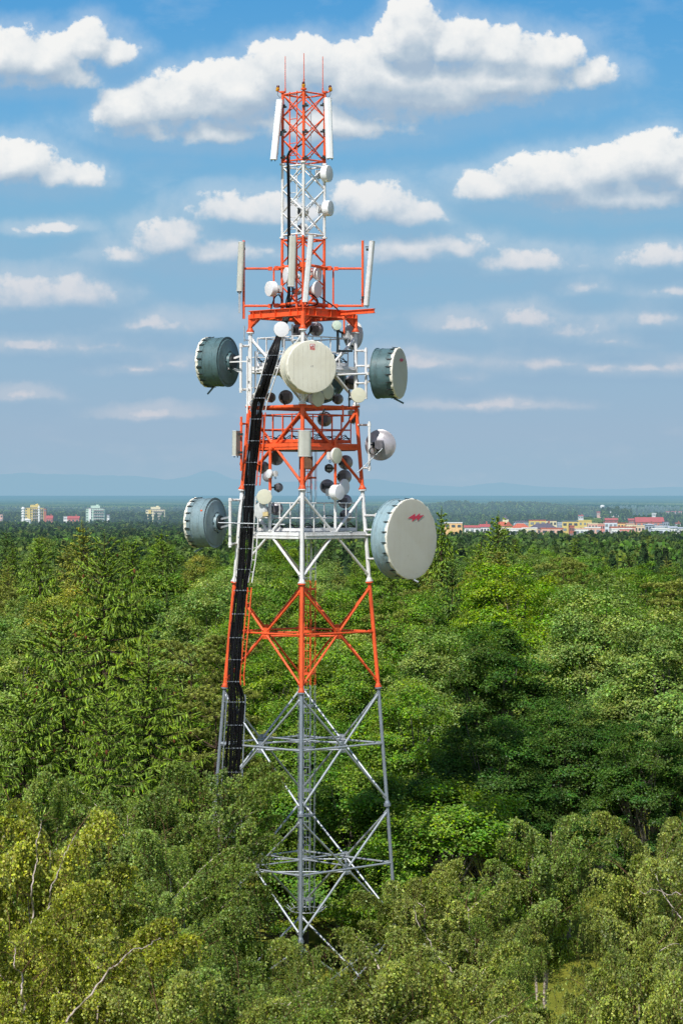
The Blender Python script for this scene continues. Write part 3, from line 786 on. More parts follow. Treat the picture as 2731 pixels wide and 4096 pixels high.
# --- small dishes
def small(label, x, y, rp, yaw, d, kind='front', face='cream_dish', body='casting', deep=.45, arm=None, box=True, zf=Z2, sc=1.568, group='small dish antennas on the tower'):
    """rp is the radius as seen in the zoom the coordinates come from"""
    r = rp / sc * d / F
    D = Dish('dish_antenna', label, P(*zf(x, y), d), yaw, group)
    L = r * deep
    if kind == 'front':                                  # covered dish: flat radome, short shroud, radio on the back
        b = MB(); b.lathe([(r * .985, 0), (r, -.02), (r, -L), (r * .8, -L - .05), (r * .35, -L - .13), (.01, -L - .13)], D.o, D.d, 36, sharp=(1, 2, 4)); b.build('shroud', M[body], D.t)
        b = MB(); b.lathe([(r * .985, 0), (r * .97, .014), (r * .6, .028), (1e-4, .036)], D.o, D.d, 36, sharp=(1,)); b.build('radome', M[face], D.t)
        bz = -L - .22
    elif kind == 'cone':                                 # conical feed horn dish with flat cover
        b = MB(); b.lathe([(r, 0), (r, -.05), (r * .3, -L - .12), (r * .3, -L - .25), (.01, -L - .25)], D.o, D.d, 36, sharp=(1, 2, 3)); b.build('shroud', M[body], D.t)
        b = MB(); b.lathe([(r, 0), (r * .97, .015), (1e-4, .03)], D.o, D.d, 36, sharp=(1,)); b.build('radome', M[face], D.t)
        bz = -L - .3
    else:                                                # back of a parabolic dish
        prof = [(r * 1.0, .0), (r * 1.0, -.035), (r * .93, -.05)] + [(r * q, -L * (1 - q * q) - .06) for q in (.85, .65, .45, .25, .02)]
        b = MB(); b.lathe(prof, D.o, D.d, 36, sharp=(1,)); b.build('reflector', M[body], D.t)
        b = MB(); b.lathe([(r, .0), (r * .6, .02), (1e-4, .03)], D.o, D.d, 36); b.build('radome', M[face], D.t)
        bz = -L - .14
    if box:
        s_ = min(.30, max(.15, r * .85))
        b = MB(); b.box(D.p(.0, bz, 0), (s_, .14, s_ * 1.15), D.R())
        for k in range(5): b.box(D.p(-s_ * .4 + k * s_ * .2, bz - .085, 0), (.012, .035, s_ * 1.0), D.R())
        b.build('radio_unit', M['dark_box' if kind == 'back' and body == 'grey_dish' else 'casting'], D.t)
        b = MB(); b.box(D.p(s_ * .62, bz + .05, 0), (s_ * .4, .06, .10), D.R()); b.box(D.p(s_ * .8, bz + .05, 0), (.07, .12, .22), D.R())
        if arm is not None: b.tube(D.p(s_ * .7, bz + .05, 0), Vector(arm), .035, 8)
        b.build('mounting_bracket', M['dark' if kind == 'back' else 'casting'], D.t)
        c = MB(); q0 = D.p(0, bz - .03, -s_ * .6)
        c.path([q0 + Vector((.03 * math.sin(k * .9), .02 * k, -.07 * k + .012 * k * k)) for k in range(7)], .010, 6); c.build('cable', M['black'], D.t)
    return D
S = small
S('round pale white dish under the beam frame, above the cable run', 668, 262, 49, 4, 98.0, face='pale', deep=.3, arm=zz2(735, 265, 99))
S('small pale green lamp-like dish hanging under the right frame beam', 1016, 237, 30, 12, 98.8, face='mint', body='casting', deep=.9)
S('large cream dish seen from the side behind the upper right leg', 1120, 300, 92, 130, 101.0, 'back', 'pale', 'casting', deep=.42, arm=legp(1, 5.6))
S('grey dish back with radio box, under the frame right of the front leg', 886, 262, 45, 176, 101.3, 'back', 'pale', 'grey_dish', arm=legp(2, 6.0))
S('dim grey dish back, under the frame left of the front leg', 765, 270, 38, 188, 101.2, 'back', 'pale', 'grey_dish', arm=legp(2, 6.0))
S('grey dish back alone left of the front leg, above the orange rail', 695, 688, 46, 184, 100.4, 'back', 'pale', 'grey_dish', arm=zz2(690, 740, 100.2))
S('small grey dish back hidden behind the black cable run', 600, 690, 32, 190, 100.6, 'back', 'pale', 'grey_dish')
S('cream dish turned right, low under the big cream drum', 898, 698, 50, 40, 98.4, arm=zz2(860, 740, 98.4))
S('cream dish turned right, tucked behind the big cream drum edge', 960, 650, 52, 48, 98.9)
S('round cream dish facing forward beside the upper right leg', 1150, 675, 48, 6, 98.6, arm=zz2(1092, 690, 98.9), deep=.35)
S('grey dish back with radio box near the upper right drum', 1108, 596, 45, 172, 101.0, 'back', 'pale', 'grey_dish', arm=legp(1, 4.3))
S('small grey dish back among the fittings right of the cream dishes', 1022, 700, 34, 170, 101.2, 'back', 'pale', 'grey_dish')
S('grey dish back with square radio inside the orange bay', 938, 825, 48, 178, 101.2, 'back', 'pale', 'grey_dish', arm=zz2(938, 760, 101.0))
S('small pale dish edge peeping out right of the orange leg top', 1150, 786, 28, 100, 100.9, face='pale')
S('small dark dish back left of the orange leg top', 1113, 828, 26, 190, 100.9, 'back', 'pale', 'grey_dish')
S('grey dish back left of centre below the orange platform', 637, 1070, 46, 170, 100.9, 'back', 'pale', 'grey_dish', arm=zz2(597, 1060, 98.9))
S('pale grey dish half hidden by the lower orange cable ladder', 556, 1130, 40, 160, 101.0, 'back', 'pale', 'grey_dish')
S('little white dish with boxy radio on the left orange pole', 588, 1168, 28, -52, 98.5, face='pale', arm=zz2(597, 1168, 98.7), deep=.35)
S('grey dish rim just behind the little white dish', 582, 1185, 34, 150, 99.3, 'back', 'pale', 'grey_dish', box=False)
S('small dark dish back right of the left antenna pole', 649, 1254, 29, 178, 100.2, 'back', 'pale', 'grey_dish', arm=zz2(597, 1254, 98.8))
S('round cream dish facing forward above the lower white rail, left', 560, 1313, 48, 4, 98.2, deep=.3, arm=zz2(597, 1313, 98.7))
S('pale grey dish turned left under the round cream dish', 530, 1400, 50, -48, 98.5, face='casting')
S('dark grey dish back with radio inside the lower white rail, left', 636, 1388, 42, 182, 100.6, 'back', 'pale', 'grey_dish')
S('cream dish turned right with white radio, top of right cluster', 1016, 1055, 50, 52, 98.4, arm=zz2(1005, 1055, 98.9), deep=.3)
S('grey dish back top right in the right cluster', 1070, 1097, 46, 168, 100.9, 'back', 'pale', 'grey_dish', arm=zz2(1005, 1097, 98.9))
S('small dark perforated dish left of the right orange pole', 965, 1134, 28, 182, 99.8, 'back', 'mesh', 'mesh', deep=.25, arm=zz2(1005, 1134, 98.9))
S('wide grey dish back in the middle of the right cluster', 1062, 1188, 46, 170, 101.0, 'back', 'pale', 'grey_dish', arm=zz2(1005, 1188, 98.9))
S('dark grey dish back with radio, left side of right cluster', 954, 1248, 46, 184, 100.0, 'back', 'pale', 'grey_dish', arm=zz2(1005, 1248, 98.9))
S('white dish with thin face behind the white drum in right cluster', 1066, 1250, 50, 56, 99.2, face='pale', body='panel_white', deep=.2)
S('deep white drum dish facing right in the right cluster', 1032, 1285, 48, 50, 98.4, face='pale', body='panel_white', deep=.95, arm=zz2(1005, 1290, 98.9))
S('grey dish back below the white drum dish, right cluster', 1066, 1342, 45, 174, 100.8, 'back', 'pale', 'grey_dish', arm=zz2(1005, 1342, 98.9))
S('lowest grey dish back behind the right guardrail', 1070, 1432, 40, 176, 100.9, 'back', 'pale', 'grey_dish')
D = S('large translucent grey dish on the right pole, seen from behind', 1288, 988, 98, 170, 99.9, 'back', 'pale', 'grey_dish', deep=.34, arm=zz2(1218, 985, 99.2))
strutbar(D, zz2(1300, 1010, 99.3), zz2(1145, 1160, 98.9), 'steel_light', 'stay_bar', .02)
# mast dishes
S('white drum dish facing right, upper one on the white mast', 933, 1220, 75, 64, 99.9, face='pale', body='panel_white', deep=.7, zf=Z1, sc=2.24, arm=mp(1, 11.9))
S('white drum dish facing right, lower one on the white mast', 945, 1530, 70, 66, 99.9, face='pale', body='panel_white', deep=.75, zf=Z1, sc=2.24, arm=mp(1, 10.7))
S('grey dish back inside the white mast, upper one', 700, 1560, 52, 176, 100.8, 'back', 'pale', 'casting', zf=Z1, sc=2.24)
S('grey dish back inside the white mast, lower one', 700, 1712, 52, 178, 100.8, 'back', 'pale', 'casting', zf=Z1, sc=2.24)
S('white horn dish turned right, beside the right front panel', 910, 465, 78, 76, 99.6, 'cone', 'pale', 'panel_white', zf=Z4, sc=2.4123, deep=.8)
S('white horn dish turned right, below the other horn dish', 895, 622, 80, 60, 99.4, 'cone', 'pale', 'panel_white', zf=Z4, sc=2.4123, deep=.7)
S('white dish turned left behind the left front panel', 585, 482, 75, -68, 99.4, face='pale', body='panel_white', zf=Z4, sc=2.4123, deep=.3)
S('white drum dish facing left on the inner left headframe pole', 425, 615, 74, -56, 99.4, face='pale', body='panel_white', zf=Z4, sc=2.4123, deep=.75, arm=P(*Z4(471, 615), 99.95))
S('small white dish back inside the mast foot', 703, 500, 30, 150, 100.2, 'back', 'pale', 'casting', zf=Z4, sc=2.4123)
S('lower small white dish back inside the mast foot', 710, 640, 36, 150, 100.3, 'back', 'pale', 'casting', zf=Z4, sc=2.4123)

# --- panel antennas
def panel(label, p_top, p_bot, w, dp, yaw, mt, group='panel antennas on the tower', name='panel_antenna', pole_at=None):
    t = thing(name, label, 'panel antenna', (Vector(p_top) + Vector(p_bot)) / 2, group)
    z = (Vector(p_top) - Vector(p_bot)); L = z.length; z.normalize()
    a = math.radians(yaw); y = Vector((math.sin(a), -math.cos(a), 0)); y = (y - z * y.dot(z)).normalized(); x = y.cross(z)
    c = (Vector(p_top) + Vector(p_bot)) / 2
    prof = [(-.5, -.5), (.5, -.5), (.5, .15), (.36, .42), (.2, .5), (-.2, .5), (-.36, .42), (-.5, .15)]
    b = MB(); b.prism([c - z * L / 2 + x * (px * w) + y * (py * dp) for px, py in prof], z * L); ho = b.build('housing', M[mt], t)
    for s_ in (-1, 1):
        e = MB(); e.prism([c + z * s_ * (L / 2 + .001) + x * (px * w * 1.04) + y * (py * dp * 1.05) for px, py in prof], z * s_ * .025)
        e.build('end_cap', M['casting' if mt != 'panel_white' else 'panel_white'], ho)
    k = MB()
    for q in (.38, -.38):
        k.box(c + z * L * q - y * (dp * .5 + .05), (.10, .10, .06)); k.box(c + z * L * q - y * (dp * .5 + .11), (.13, .05, .09))
    k.build('bracket', M['dark'], t)
    for q in (-.3, .3):
        k = MB(); k.tube(c - z * (L / 2 + .02) + x * q * w, c - z * (L / 2 + .09) + x * q * w, .018, 8); k.build('connector', M['dark'], t)
    if pole_at is not None:
        k = MB(); k.tube(c + z * L * .42 - y * dp * .5, Vector(pole_at) + z * L * .42, .02, 6); k.tube(c - z * L * .42 - y * dp * .5, Vector(pole_at) - z * L * .42, .02, 6); k.build('tilt_arm', M['dark'], t)
    return t
z1 = lambda x, y, d: P(*Z1(x, y), d)
z4 = lambda x, y, d: P(*Z4(x, y), d)
z5 = lambda x, y, d: P(*Z5(x, y), d)
panel('tilted white panel antenna left of the mast top', z1(488, 565, 99.7), z1(434, 1088, 99.5), .26, .15, -28, 'panel_white')
panel('tilted white panel antenna right of the mast top', z1(922, 547, 99.7), z1(940, 1077, 99.5), .27, .15, 26, 'panel_white')
t = panel('grey panel antenna on the far left headframe pole', z4(158, 168, 99.8), z4(141, 632, 99.7), .24, .14, -30, 'panel_grey')
b = MB(); b.box(z4(141, 740, 99.75), (.09, .06, .86)); b.build('lower_tail', M['steel_light'], t)
panel('grey panel antenna right of the black cable, left of two in front', z4(655, 115, 98.45), z4(640, 588, 98.3), .26, .13, 8, 'panel_grey')
panel('tilted pale panel antenna in front of the mast foot', z4(829, 105, 98.5), z4(774, 738, 98.25), .21, .15, 6, 'casting')
panel('tilted pale panel antenna far right of the headframe', z4(1421, 162, 99.9), z4(1366, 772, 99.7), .21, .15, 55, 'casting', pole_at=z4(1330, 467, 99.95))
panel('weathered grey panel antenna on the front leg below the emblem drum', z5(771, 422, 97.2), z5(769, 660, 97.15), .46, .22, 18, 'panel_grey')
panel('flat grey panel antenna facing left beside the orange pole', zz2(385, 903, 99.3), zz2(383, 1052, 99.3), .40, .22, -118, 'panel_grey')

# --- things on the mast top
for (x, y, l) in ((540, 168, 'left'), (707, 140, 'middle'), (875, 170, 'right')):
    b = MB(); d = 100 if l != 'middle' else 99.2
    b.tube(z1(x, y, d), z1(x, 495 if l != 'middle' else 395, d), .014, 8, r2=.020)
    b.tube(z1(x, 495 if l != 'middle' else 395, d), z1(x, 455 if l != 'middle' else 370, d), .03, 8)
    o = b.build('whip_antenna', M['salmon'], loc=z1(x, 495, d)); tag(o, 'thin salmon lightning rod, %s one of three on the mast top' % l, 'lightning rod', 'rods on the mast top')
for (x, y, s, l) in ((475, 452, -1, 'left'), (703, 420, 0, 'middle'), (940, 452, 1, 'right')):
    d = 100 if s else 99.2; c = z1(x, y, d)
    t = thing('warning_light', 'yellow obstruction light with dark red lens, %s of the mast top lights' % l, 'warning light', c, 'obstruction lights')
    h = c + Vector((0, 0, -.01))
    b = MB(); b.lathe([(.04, -.13), (.06, -.10), (.065, -.06), (.075, -.02), (.075, .0), (.05, .02)], h, Vector((s * -.35, 0, 1)), 16, sharp=(3, 4))
    b.build('housing', M['yellow'], t)
    b = MB(); b.lathe([(.05, .015), (.058, .03), (.055, .09), (.03, .11), (.001, .112)], h, Vector((0, 0, 1)), 16); b.build('lens', M['red_glass'], t)
    if s:
        b = MB(); b.path([c + Vector((-s * .02, 0, -.12)), c + Vector((-s * .08, 0, -.17)), z1(x - s * 40, 490, 100)], .025, 8); b.build('bracket', M['orange'], t)
        b = MB(); b.path([c + Vector((0, 0, -.1)), c + Vector((s * .02, 0, -.25)), c + Vector((-s * .06, 0, -.36)), c + Vector((-s * .14, 0, -.34))], .010, 6); b.build('cable', M['black'], t)
# clamps and small fittings on the mast legs
for (x, y) in ((525, 622), (525, 845), (525, 1078), (720, 610), (720, 845), (720, 1080), (880, 607), (880, 843), (880, 1078)):
    b = MB(); b.box(z1(x, y, 99.9 if x != 720 else 99.1), (.24, .12, .06)); b.box(z1(x + 3, y - 6, 99.9 if x != 720 else 99.1), (.10, .16, .12)); b.build('clamp', M['dark'], tower)
b = MB(); b.tube(z1(770, 490, 100.4), z1(768, 1250, 100.4), .016, 6); b.build('inner_conduit', M['steel_light'], tower)
o = MB().box(z1(505, 862, 99.8), (.12, .1, .17)).build('junction_box', M['teal'], loc=z1(505, 862, 99.8)); tag(o, 'small teal box on the left leg of the orange mast top', 'junction box')
o = MB().box(zz2(567, 1421, 98.3), (.19, .12, .15)).box(zz2(567, 1421, 98.35), (.21, .02, .17)).build('junction_box', M['yellow_box'], loc=zz2(567, 1421, 98.3)); tag(o, 'pale yellow box under the round cream dish at the lower rail', 'junction box')
o = MB().box(zz2(822, 1100, 100.9), (.52, .25, .50)).box(zz2(822, 1100, 100.8), (.46, .25, .44)).build('equipment_cabinet', M['rust'], loc=zz2(822, 1100, 100.9)); tag(o, 'rusty brown box on the ladder behind the front leg', 'cabinet')
# coils of spare cable hung on the rails
for (x, y, r, d, l) in ((965, 1455, 34, 99.4, 'right part of the lower white rail'), (1242, 1025, 26, 99.1, 'pole of the translucent grey dish'), (640, 1470, 26, 99.5, 'left part of the lower white rail'), (885, 905, 24, 99.8, 'orange platform rail')):
    b = MB(); rr = r / 1.568 * d / F
    b.path([zz2(x, y, d) + Vector((rr * (1 + .05 * math.sin(k)) * math.cos(k * .45), .03 * math.sin(k * .3), rr * .8 * math.sin(k * .45))) for k in range(50)], .014, 6)
    o = b.build('cable_coil', M['black'], loc=zz2(x, y, d)); tag(o, 'black coil of spare cable hanging on the ' + l, 'cable coil')
# patch cables strung round the platform rails
for zi, (zn, cn) in enumerate(PLAT):
    b = MB()
    for q in range(3):
        pts = []
        for k in range(40):
            s = k / 39 * 2; i = int(s) if s < 2 else 1
            p = facep(i - 1, s - i, zn, .84) + Vector((0, 0, .30 + q * .05 + .04 * math.sin(k * 1.7 + q) - (.10 * abs(math.sin(k * .6)))))
            pts.append(p)
        b.path(pts, .016, 6)
    o = b.build('patch_cables', M['black'], loc=facep(0, 0, zn)); tag(o, 'black patch cables strung along the %s platform rail' % ['upper white', 'orange', 'lower white'][zi], 'cables')
# ================================================================ vegetation
def leaf_mat(name, hue=.03, val=(.5, 1.6), trans=.32, gloss=.05, far=False, tint_attr=False, warm=(1.1, 1.15, .45)):
    m, nt, out = new_mat(name)
    at = nt.nodes.new('ShaderNodeAttribute'); at.attribute_name = 'tint'; base = at.outputs['Color']
    if not tint_attr:
        oi = nt.nodes.new('ShaderNodeObjectInfo'); base = mixc(nt, 1.0, oi.outputs['Color'], base, 'MULTIPLY')
    geo = nt.nodes.new('ShaderNodeNewGeometry'); rnd = geo.outputs['Random Per Island']
    hs = nt.nodes.new('ShaderNodeHueSaturation'); nt.links.new(base, hs.inputs['Color'])
    nt.links.new(math_node(nt, 'MULTIPLY_ADD', rnd, hue * 2, .5 - hue), hs.inputs['Hue'])
    r2 = math_node(nt, 'FRACT', math_node(nt, 'MULTIPLY', rnd, 17.31))
    nt.links.new(math_node(nt, 'MULTIPLY_ADD', r2, val[1] - val[0], val[0]), hs.inputs['Value'])
    nt.links.new(math_node(nt, 'MULTIPLY_ADD', math_node(nt, 'FRACT', math_node(nt, 'MULTIPLY', rnd, 5.7)), .3, .85), hs.inputs['Saturation'])
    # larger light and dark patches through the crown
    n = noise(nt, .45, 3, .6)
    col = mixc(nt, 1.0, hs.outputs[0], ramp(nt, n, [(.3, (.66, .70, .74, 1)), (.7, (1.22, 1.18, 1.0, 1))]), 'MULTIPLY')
    d = nt.nodes.new('ShaderNodeBsdfDiffuse'); nt.links.new(col, d.inputs[0])
    t = nt.nodes.new('ShaderNodeBsdfTranslucent'); nt.links.new(mixc(nt, 1.0, col, warm + (1,), 'MULTIPLY'), t.inputs[0])
    mx = nt.nodes.new('ShaderNodeMixShader'); mx.inputs[0].default_value = trans
    nt.links.new(d.outputs[0], mx.inputs[1]); nt.links.new(t.outputs[0], mx.inputs[2]); sh = mx.outputs[0]
    if gloss:
        gl = nt.nodes.new('ShaderNodeBsdfGlossy'); gl.inputs['Roughness'].default_value = .42; gl.inputs[0].default_value = (.9, .95, 1, 1)
        m2 = nt.nodes.new('ShaderNodeMixShader'); m2.inputs[0].default_value = gloss
        nt.links.new(sh, m2.inputs[1]); nt.links.new(gl.outputs[0], m2.inputs[2]); sh = m2.outputs[0]
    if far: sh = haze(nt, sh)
    nt.links.new(sh, out.inputs[0]); return m
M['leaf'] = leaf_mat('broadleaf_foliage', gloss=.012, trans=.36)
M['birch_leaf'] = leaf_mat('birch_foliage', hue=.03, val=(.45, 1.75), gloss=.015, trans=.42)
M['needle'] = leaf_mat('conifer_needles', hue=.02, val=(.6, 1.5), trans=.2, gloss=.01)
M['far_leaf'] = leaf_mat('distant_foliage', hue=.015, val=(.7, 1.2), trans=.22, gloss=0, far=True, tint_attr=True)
M['bark'] = paint('brown_bark', (.085, .060, .042, 1), .9, .5, 6, spec=.1)
M['bark_grey'] = paint('grey_bark', (.16, .145, .12, 1), .9, .5, 5, spec=.1)
M['twig'] = paint('reddish_twigs', (.12, .065, .040, 1), .85, .3, 5, spec=.1)
M['cone'] = paint('reddish_cones', (.17, .060, .030, 1), .8, .4, 20, spec=.1)
m, nt, out = new_mat('birch_bark')
b_ = nt.nodes.new('ShaderNodeBsdfPrincipled'); tc = nt.nodes.new('ShaderNodeTexCoord'); mpn = nt.nodes.new('ShaderNodeMapping'); mpn.inputs['Scale'].default_value = (3, 3, 9)
nt.links.new(tc.outputs['Object'], mpn.inputs[0])
nt.links.new(ramp(nt, noise(nt, 1.0, 5, .7, vec=mpn.outputs[0]), [(.36, (.05, .04, .035, 1)), (.46, (.42, .34, .29, 1)), (.8, (.60, .53, .47, 1))]), b_.inputs['Base Color'])
b_.inputs['Roughness'].default_value = .75; nt.links.new(b_.outputs[0], out.inputs[0]); M['birch_bark'] = m

def unit(a): return a / np.maximum(np.linalg.norm(a, axis=-1, keepdims=True), 1e-9)
def leaf_quads(c, axis, nrm, L, W):
    """diamond leaves: c centres, axis long direction, nrm face normal"""
    axis = unit(axis); side = unit(np.cross(nrm, axis))
    L = np.asarray(L).reshape(-1, 1) * .5; W = np.asarray(W).reshape(-1, 1) * .5
    up = unit(np.cross(axis, side)) * W * .35
    return np.stack([c - axis * L, c + side * W + up - axis * L * .15, c + axis * L, c - side * W + up - axis * L * .15], 1)
def rdir(n): return unit(rng.normal(size=(n, 3)))
def ribbons(pts, w):
    """pts (T,S,3) polylines -> crossed thin quads"""
    a = pts[:, :-1].reshape(-1, 3); b = pts[:, 1:].reshape(-1, 3)
    d = unit(b - a); s1 = unit(np.cross(d, np.array([0.3, 1, .2]))) * w; s2 = unit(np.cross(d, s1)) * w
    return np.concatenate([np.stack([a - s1, a + s1, b + s1, b - s1], 1), np.stack([a - s2, a + s2, b + s2, b - s2], 1)])

class Kind: pass
def wood(name, paths, mats, extra=None):
    b = MB()
    for pts, r0, r1, m_ in paths:
        n = len(pts); b.path(pts, r0, 7 if r0 > .03 else 5, m_, [r0 + (r1 - r0) * i / (n - 1) for i in range(n)])
    return b.mesh(name, mats)

def make_broadleaf(seed, H=14.0, RX=3.6, base=.22, nclump=250, per=420, leaf=.115, shape=1.0):
    global rng
    rng = np.random.default_rng(seed); rd = random.Random(seed)
    k = Kind(); k.H = H
    cz = H * (base + 1) / 2; rz = H * (1 - base) / 2
    # crown made of a few overlapping lobes so the outline is uneven
    nl = 9
    lob = [(0, 0, cz + rz * .45, RX * .62, rz * .52), (0, 0, cz - rz * .1, RX * .85, rz * .7)]
    for i in range(nl):
        a = math.tau * i / nl + rd.uniform(-.3, .3); h = rd.uniform(-.62, .6); rr = RX * rd.uniform(.42, .72) * math.sqrt(max(.15, 1 - h * h * .9))
        lob.append((rr * math.cos(a), rr * math.sin(a), cz + h * rz, RX * rd.uniform(.32, .5), rz * rd.uniform(.2, .34)))
    lob = np.array(lob)
    wts = lob[:, 3] ** 2; wts /= wts.sum()
    cl = []
    while len(cl) < nclump:
        i = rng.choice(len(lob), p=wts); v = rdir(1)[0]
        if v[2] < -.55: continue
        s = rng.uniform(.72, 1.03)
        p = np.array([lob[i, 0] + v[0] * lob[i, 3] * s, lob[i, 1] + v[1] * lob[i, 3] * s, lob[i, 2] + v[2] * lob[i, 4] * s])
        q = np.sqrt(((p[0] - lob[:, 0]) / lob[:, 3]) ** 2 + ((p[1] - lob[:, 1]) / lob[:, 3]) ** 2 + ((p[2] - lob[:, 2]) / lob[:, 4]) ** 2).min()
        if q > .62 and p[2] > H * base * .8: cl.append(p)
    cl = np.array(cl)
    rc = rng.uniform(.22, .95, nclump) * RX / 3.6
    idx = np.repeat(np.arange(nclump), per); n = len(idx)
    v = rdir(n); v[:, 2] = np.abs(v[:, 2]) * .9 - .25
    ccn = unit(cl - np.array([0, 0, cz - rz * .3]))
    off = v * (rng.uniform(.25, 1.0, n) ** .6)[:, None] * rc[idx][:, None] * np.array([1.05, 1.05, .85])
    c = cl[idx] + off + rng.normal(size=(n, 3)) * (.05 + .16 * (rng.uniform(size=(n, 1)) < .25))
    nrm = unit(v * .6 + ccn[idx] * .95 + np.array([0, 0, .6]) + rng.normal(size=(n, 3)) * .42)
    axis = np.cross(nrm, rdir(n)); axis[:, 2] -= .25
    sz = leaf * rng.uniform(.6, 1.25, n)
    ct = rng.uniform(.72, 1.25, nclump)[idx][:, None] * np.array([[1, 1, 1.0]]); ct[:, 0] *= rng.uniform(.85, 1.2, nclump)[idx]
    k.crown = np_mesh('crown', [(leaf_quads(c, axis, nrm, sz, sz * .72), 0, ct)], [M['leaf']])
    paths = []
    tp = [Vector((rd.uniform(-.12, .12) * i, rd.uniform(-.12, .12) * i, H * .78 * i / 6)) for i in range(7)]
    paths.append((tp, H * .017, .05, 0))
    for i in range(0, nclump, 3):
        p = Vector(cl[i]); t0 = max(.15, min(.75, (p.z / H) * .75 - rd.uniform(.02, .15))); q = tp[int(t0 / .78 * 6)]
        mid = q.lerp(p, .5) + Vector((0, 0, -.25 + rd.uniform(-.3, .3)))
        paths.append(([q, q.lerp(mid, .5) + Vector((0, 0, .1)), mid, p], .06, .012, 0))
    k.trunk = wood('trunk', paths, [M['bark_grey']])
    return k

def make_birch(seed, H=11.0, RX=2.5, base=.18, nb=112, leaves=160000, high=False):
    global rng
    rng = np.random.default_rng(seed); rd = random.Random(seed)
    k = Kind(); k.H = H
    paths = []; bp = []; stems = []
    ns = rd.choice((2, 3, 3))
    for s in range(ns):
        lean = Vector((rd.uniform(-.5, .5), rd.uniform(-.5, .5), 0)) * (1.5 if s else .5)
        top = H * (1.0 if s == 0 else rd.uniform(.78, .95)) * .97
        st = [lean * (i / 8) ** 1.4 + Vector((.10 * math.sin(i * 1.3 + seed), .10 * math.cos(i * .9 + seed), top * i / 8)) for i in range(9)]
        stems.append(st); paths.append((st, .085 * H / 11, .012, 0))
    for i in range(nb):
        st = stems[i % ns]; t = base + (1 - base) * ((i + rd.random()) / nb); t = min(t, .985)
        q = t * 8; j = min(int(q), 7); o = st[j].lerp(st[j + 1], q - j)
        a = i * 2.39996 + rd.uniform(-.5, .5)
        prof = math.sin(math.pi * min(1, .28 + .72 * (1 - (t - base) / (1 - base)))) ** .7
        L = RX * (.22 + .78 * prof) * rd.uniform(.5, 1.15)
        rise = rd.uniform(.7, 1.7) if t > .5 else rd.uniform(.3, 1.0)
        pts = []
        for u in np.linspace(0, 1, 8):
            h = L * (u - .12 * u * u); z = L * rise * (u - .36 * u ** 2.2) - .5 * L * max(0, u - .75) ** 1.5
            w_ = .10 * math.sin(u * 5 + i)
            pts.append(o + Vector((h * math.cos(a) - w_ * math.sin(a), h * math.sin(a) + w_ * math.cos(a), z)))
        bp.append(np.array([tuple(p) for p in pts])); paths.append((pts, .018 if i % 11 else .030, .004, 0 if i % 11 == 0 else 1))
    bp = np.array(bp)                                   # (nb,8,3)
    T = 5200; ls = leaves // T
    bw = rng.uniform(.08, 1, nb) ** 2.2 * (.4 + np.linalg.norm(bp[:, 7] - bp[:, 0], axis=1)); bi = rng.choice(nb, T, p=bw / bw.sum()); u = 1 - (rng.uniform(0, 1, T) ** 1.05) * .9
    q = u * 6.999; j = q.astype(int); f = (q - j)[:, None]
    o = bp[bi, j] * (1 - f) + bp[bi, np.minimum(j + 1, 7)] * f
    a = rng.uniform(0, math.tau, T); out_ = np.stack([np.cos(a), np.sin(a), np.zeros(T)], 1)
    bd = unit(bp[bi, 7] - bp[bi, 0]); out_ = unit(out_ * .9 + bd * .6)
    Lt = rng.uniform(.2, 1.15, T) ** 1.4 * RX / 2.5
    s = np.linspace(0, 1, 6)[None, :, None]
    reach = rng.uniform(.18, .5, T)[:, None, None]
    tw = o[:, None, :] + out_[:, None, :] * (Lt[:, None, None] * reach * (1 - (1 - s) ** 2)) + np.array([0, 0, 1.0]) * (Lt[:, None, None] * (.18 * s - 1.02 * s ** 1.7))
    show = tw[:: 3]
    N = T * ls; ti = np.repeat(np.arange(T), ls); sv = rng.uniform(.05, 1.0, N) * 4.999; jj = sv.astype(int); ff = (sv - jj)[:, None]
    c = tw[ti, jj] * (1 - ff) + tw[ti, jj + 1] * ff + rng.normal(size=(N, 3)) * np.array([.035, .035, .03])
    axis = rng.normal(size=(N, 3)) * .55 + np.array([0, 0, -1.0])
    rad_ = c * np.array([1, 1, 0]); rad_ = unit(rad_) ; nrm = rdir(N) * .65 + rad_ * .8 + np.array([0, 0, .55])
    sz = .066 * rng.uniform(.5, 1.5, N)
    k.crown = np_mesh('crown', [(leaf_quads(c, axis, nrm, sz, sz * .75), 0, rng.uniform(.75, 1.25, T)[ti][:, None] * np.array([[1.0, 1.0, 1.0]])), (ribbons(show, .0055), 1, None)], [M['birch_leaf'], M['twig']])
    k.trunk = wood('trunk', paths, [M['birch_bark'], M['twig']])
    return k

def brush(P0, A, L, nper, nl, nw, spread=.75, droop=0):
    """needle sprays: P0 starts, A axes, L lengths; nper needles on each"""
    n = len(P0); idx = np.repeat(np.arange(n), nper); t = np.tile(np.linspace(.02, 1, nper), n) + rng.uniform(-.04, .04, n * nper)
    a = unit(A)[idx]; c = P0[idx] + a * (L[idx] * t)[:, None]; c[:, 2] -= droop * (t ** 2) * L[idx]
    rad = rng.normal(size=c.shape); rad -= a * (rad * a).sum(1, keepdims=True); rad = unit(rad)
    d = unit(a * (1 - spread) + rad * spread); ln = nl * rng.uniform(.7, 1.2, len(c)) * (1.1 - .45 * t)
    q = leaf_quads(c + d * (ln * .45)[:, None], d, rad * .7 + np.array([0, -.1, .8]) + rng.normal(size=c.shape) * .3, ln, np.full(len(c), nw))
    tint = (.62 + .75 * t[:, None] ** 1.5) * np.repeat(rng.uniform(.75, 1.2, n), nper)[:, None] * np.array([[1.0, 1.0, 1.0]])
    return q, tint

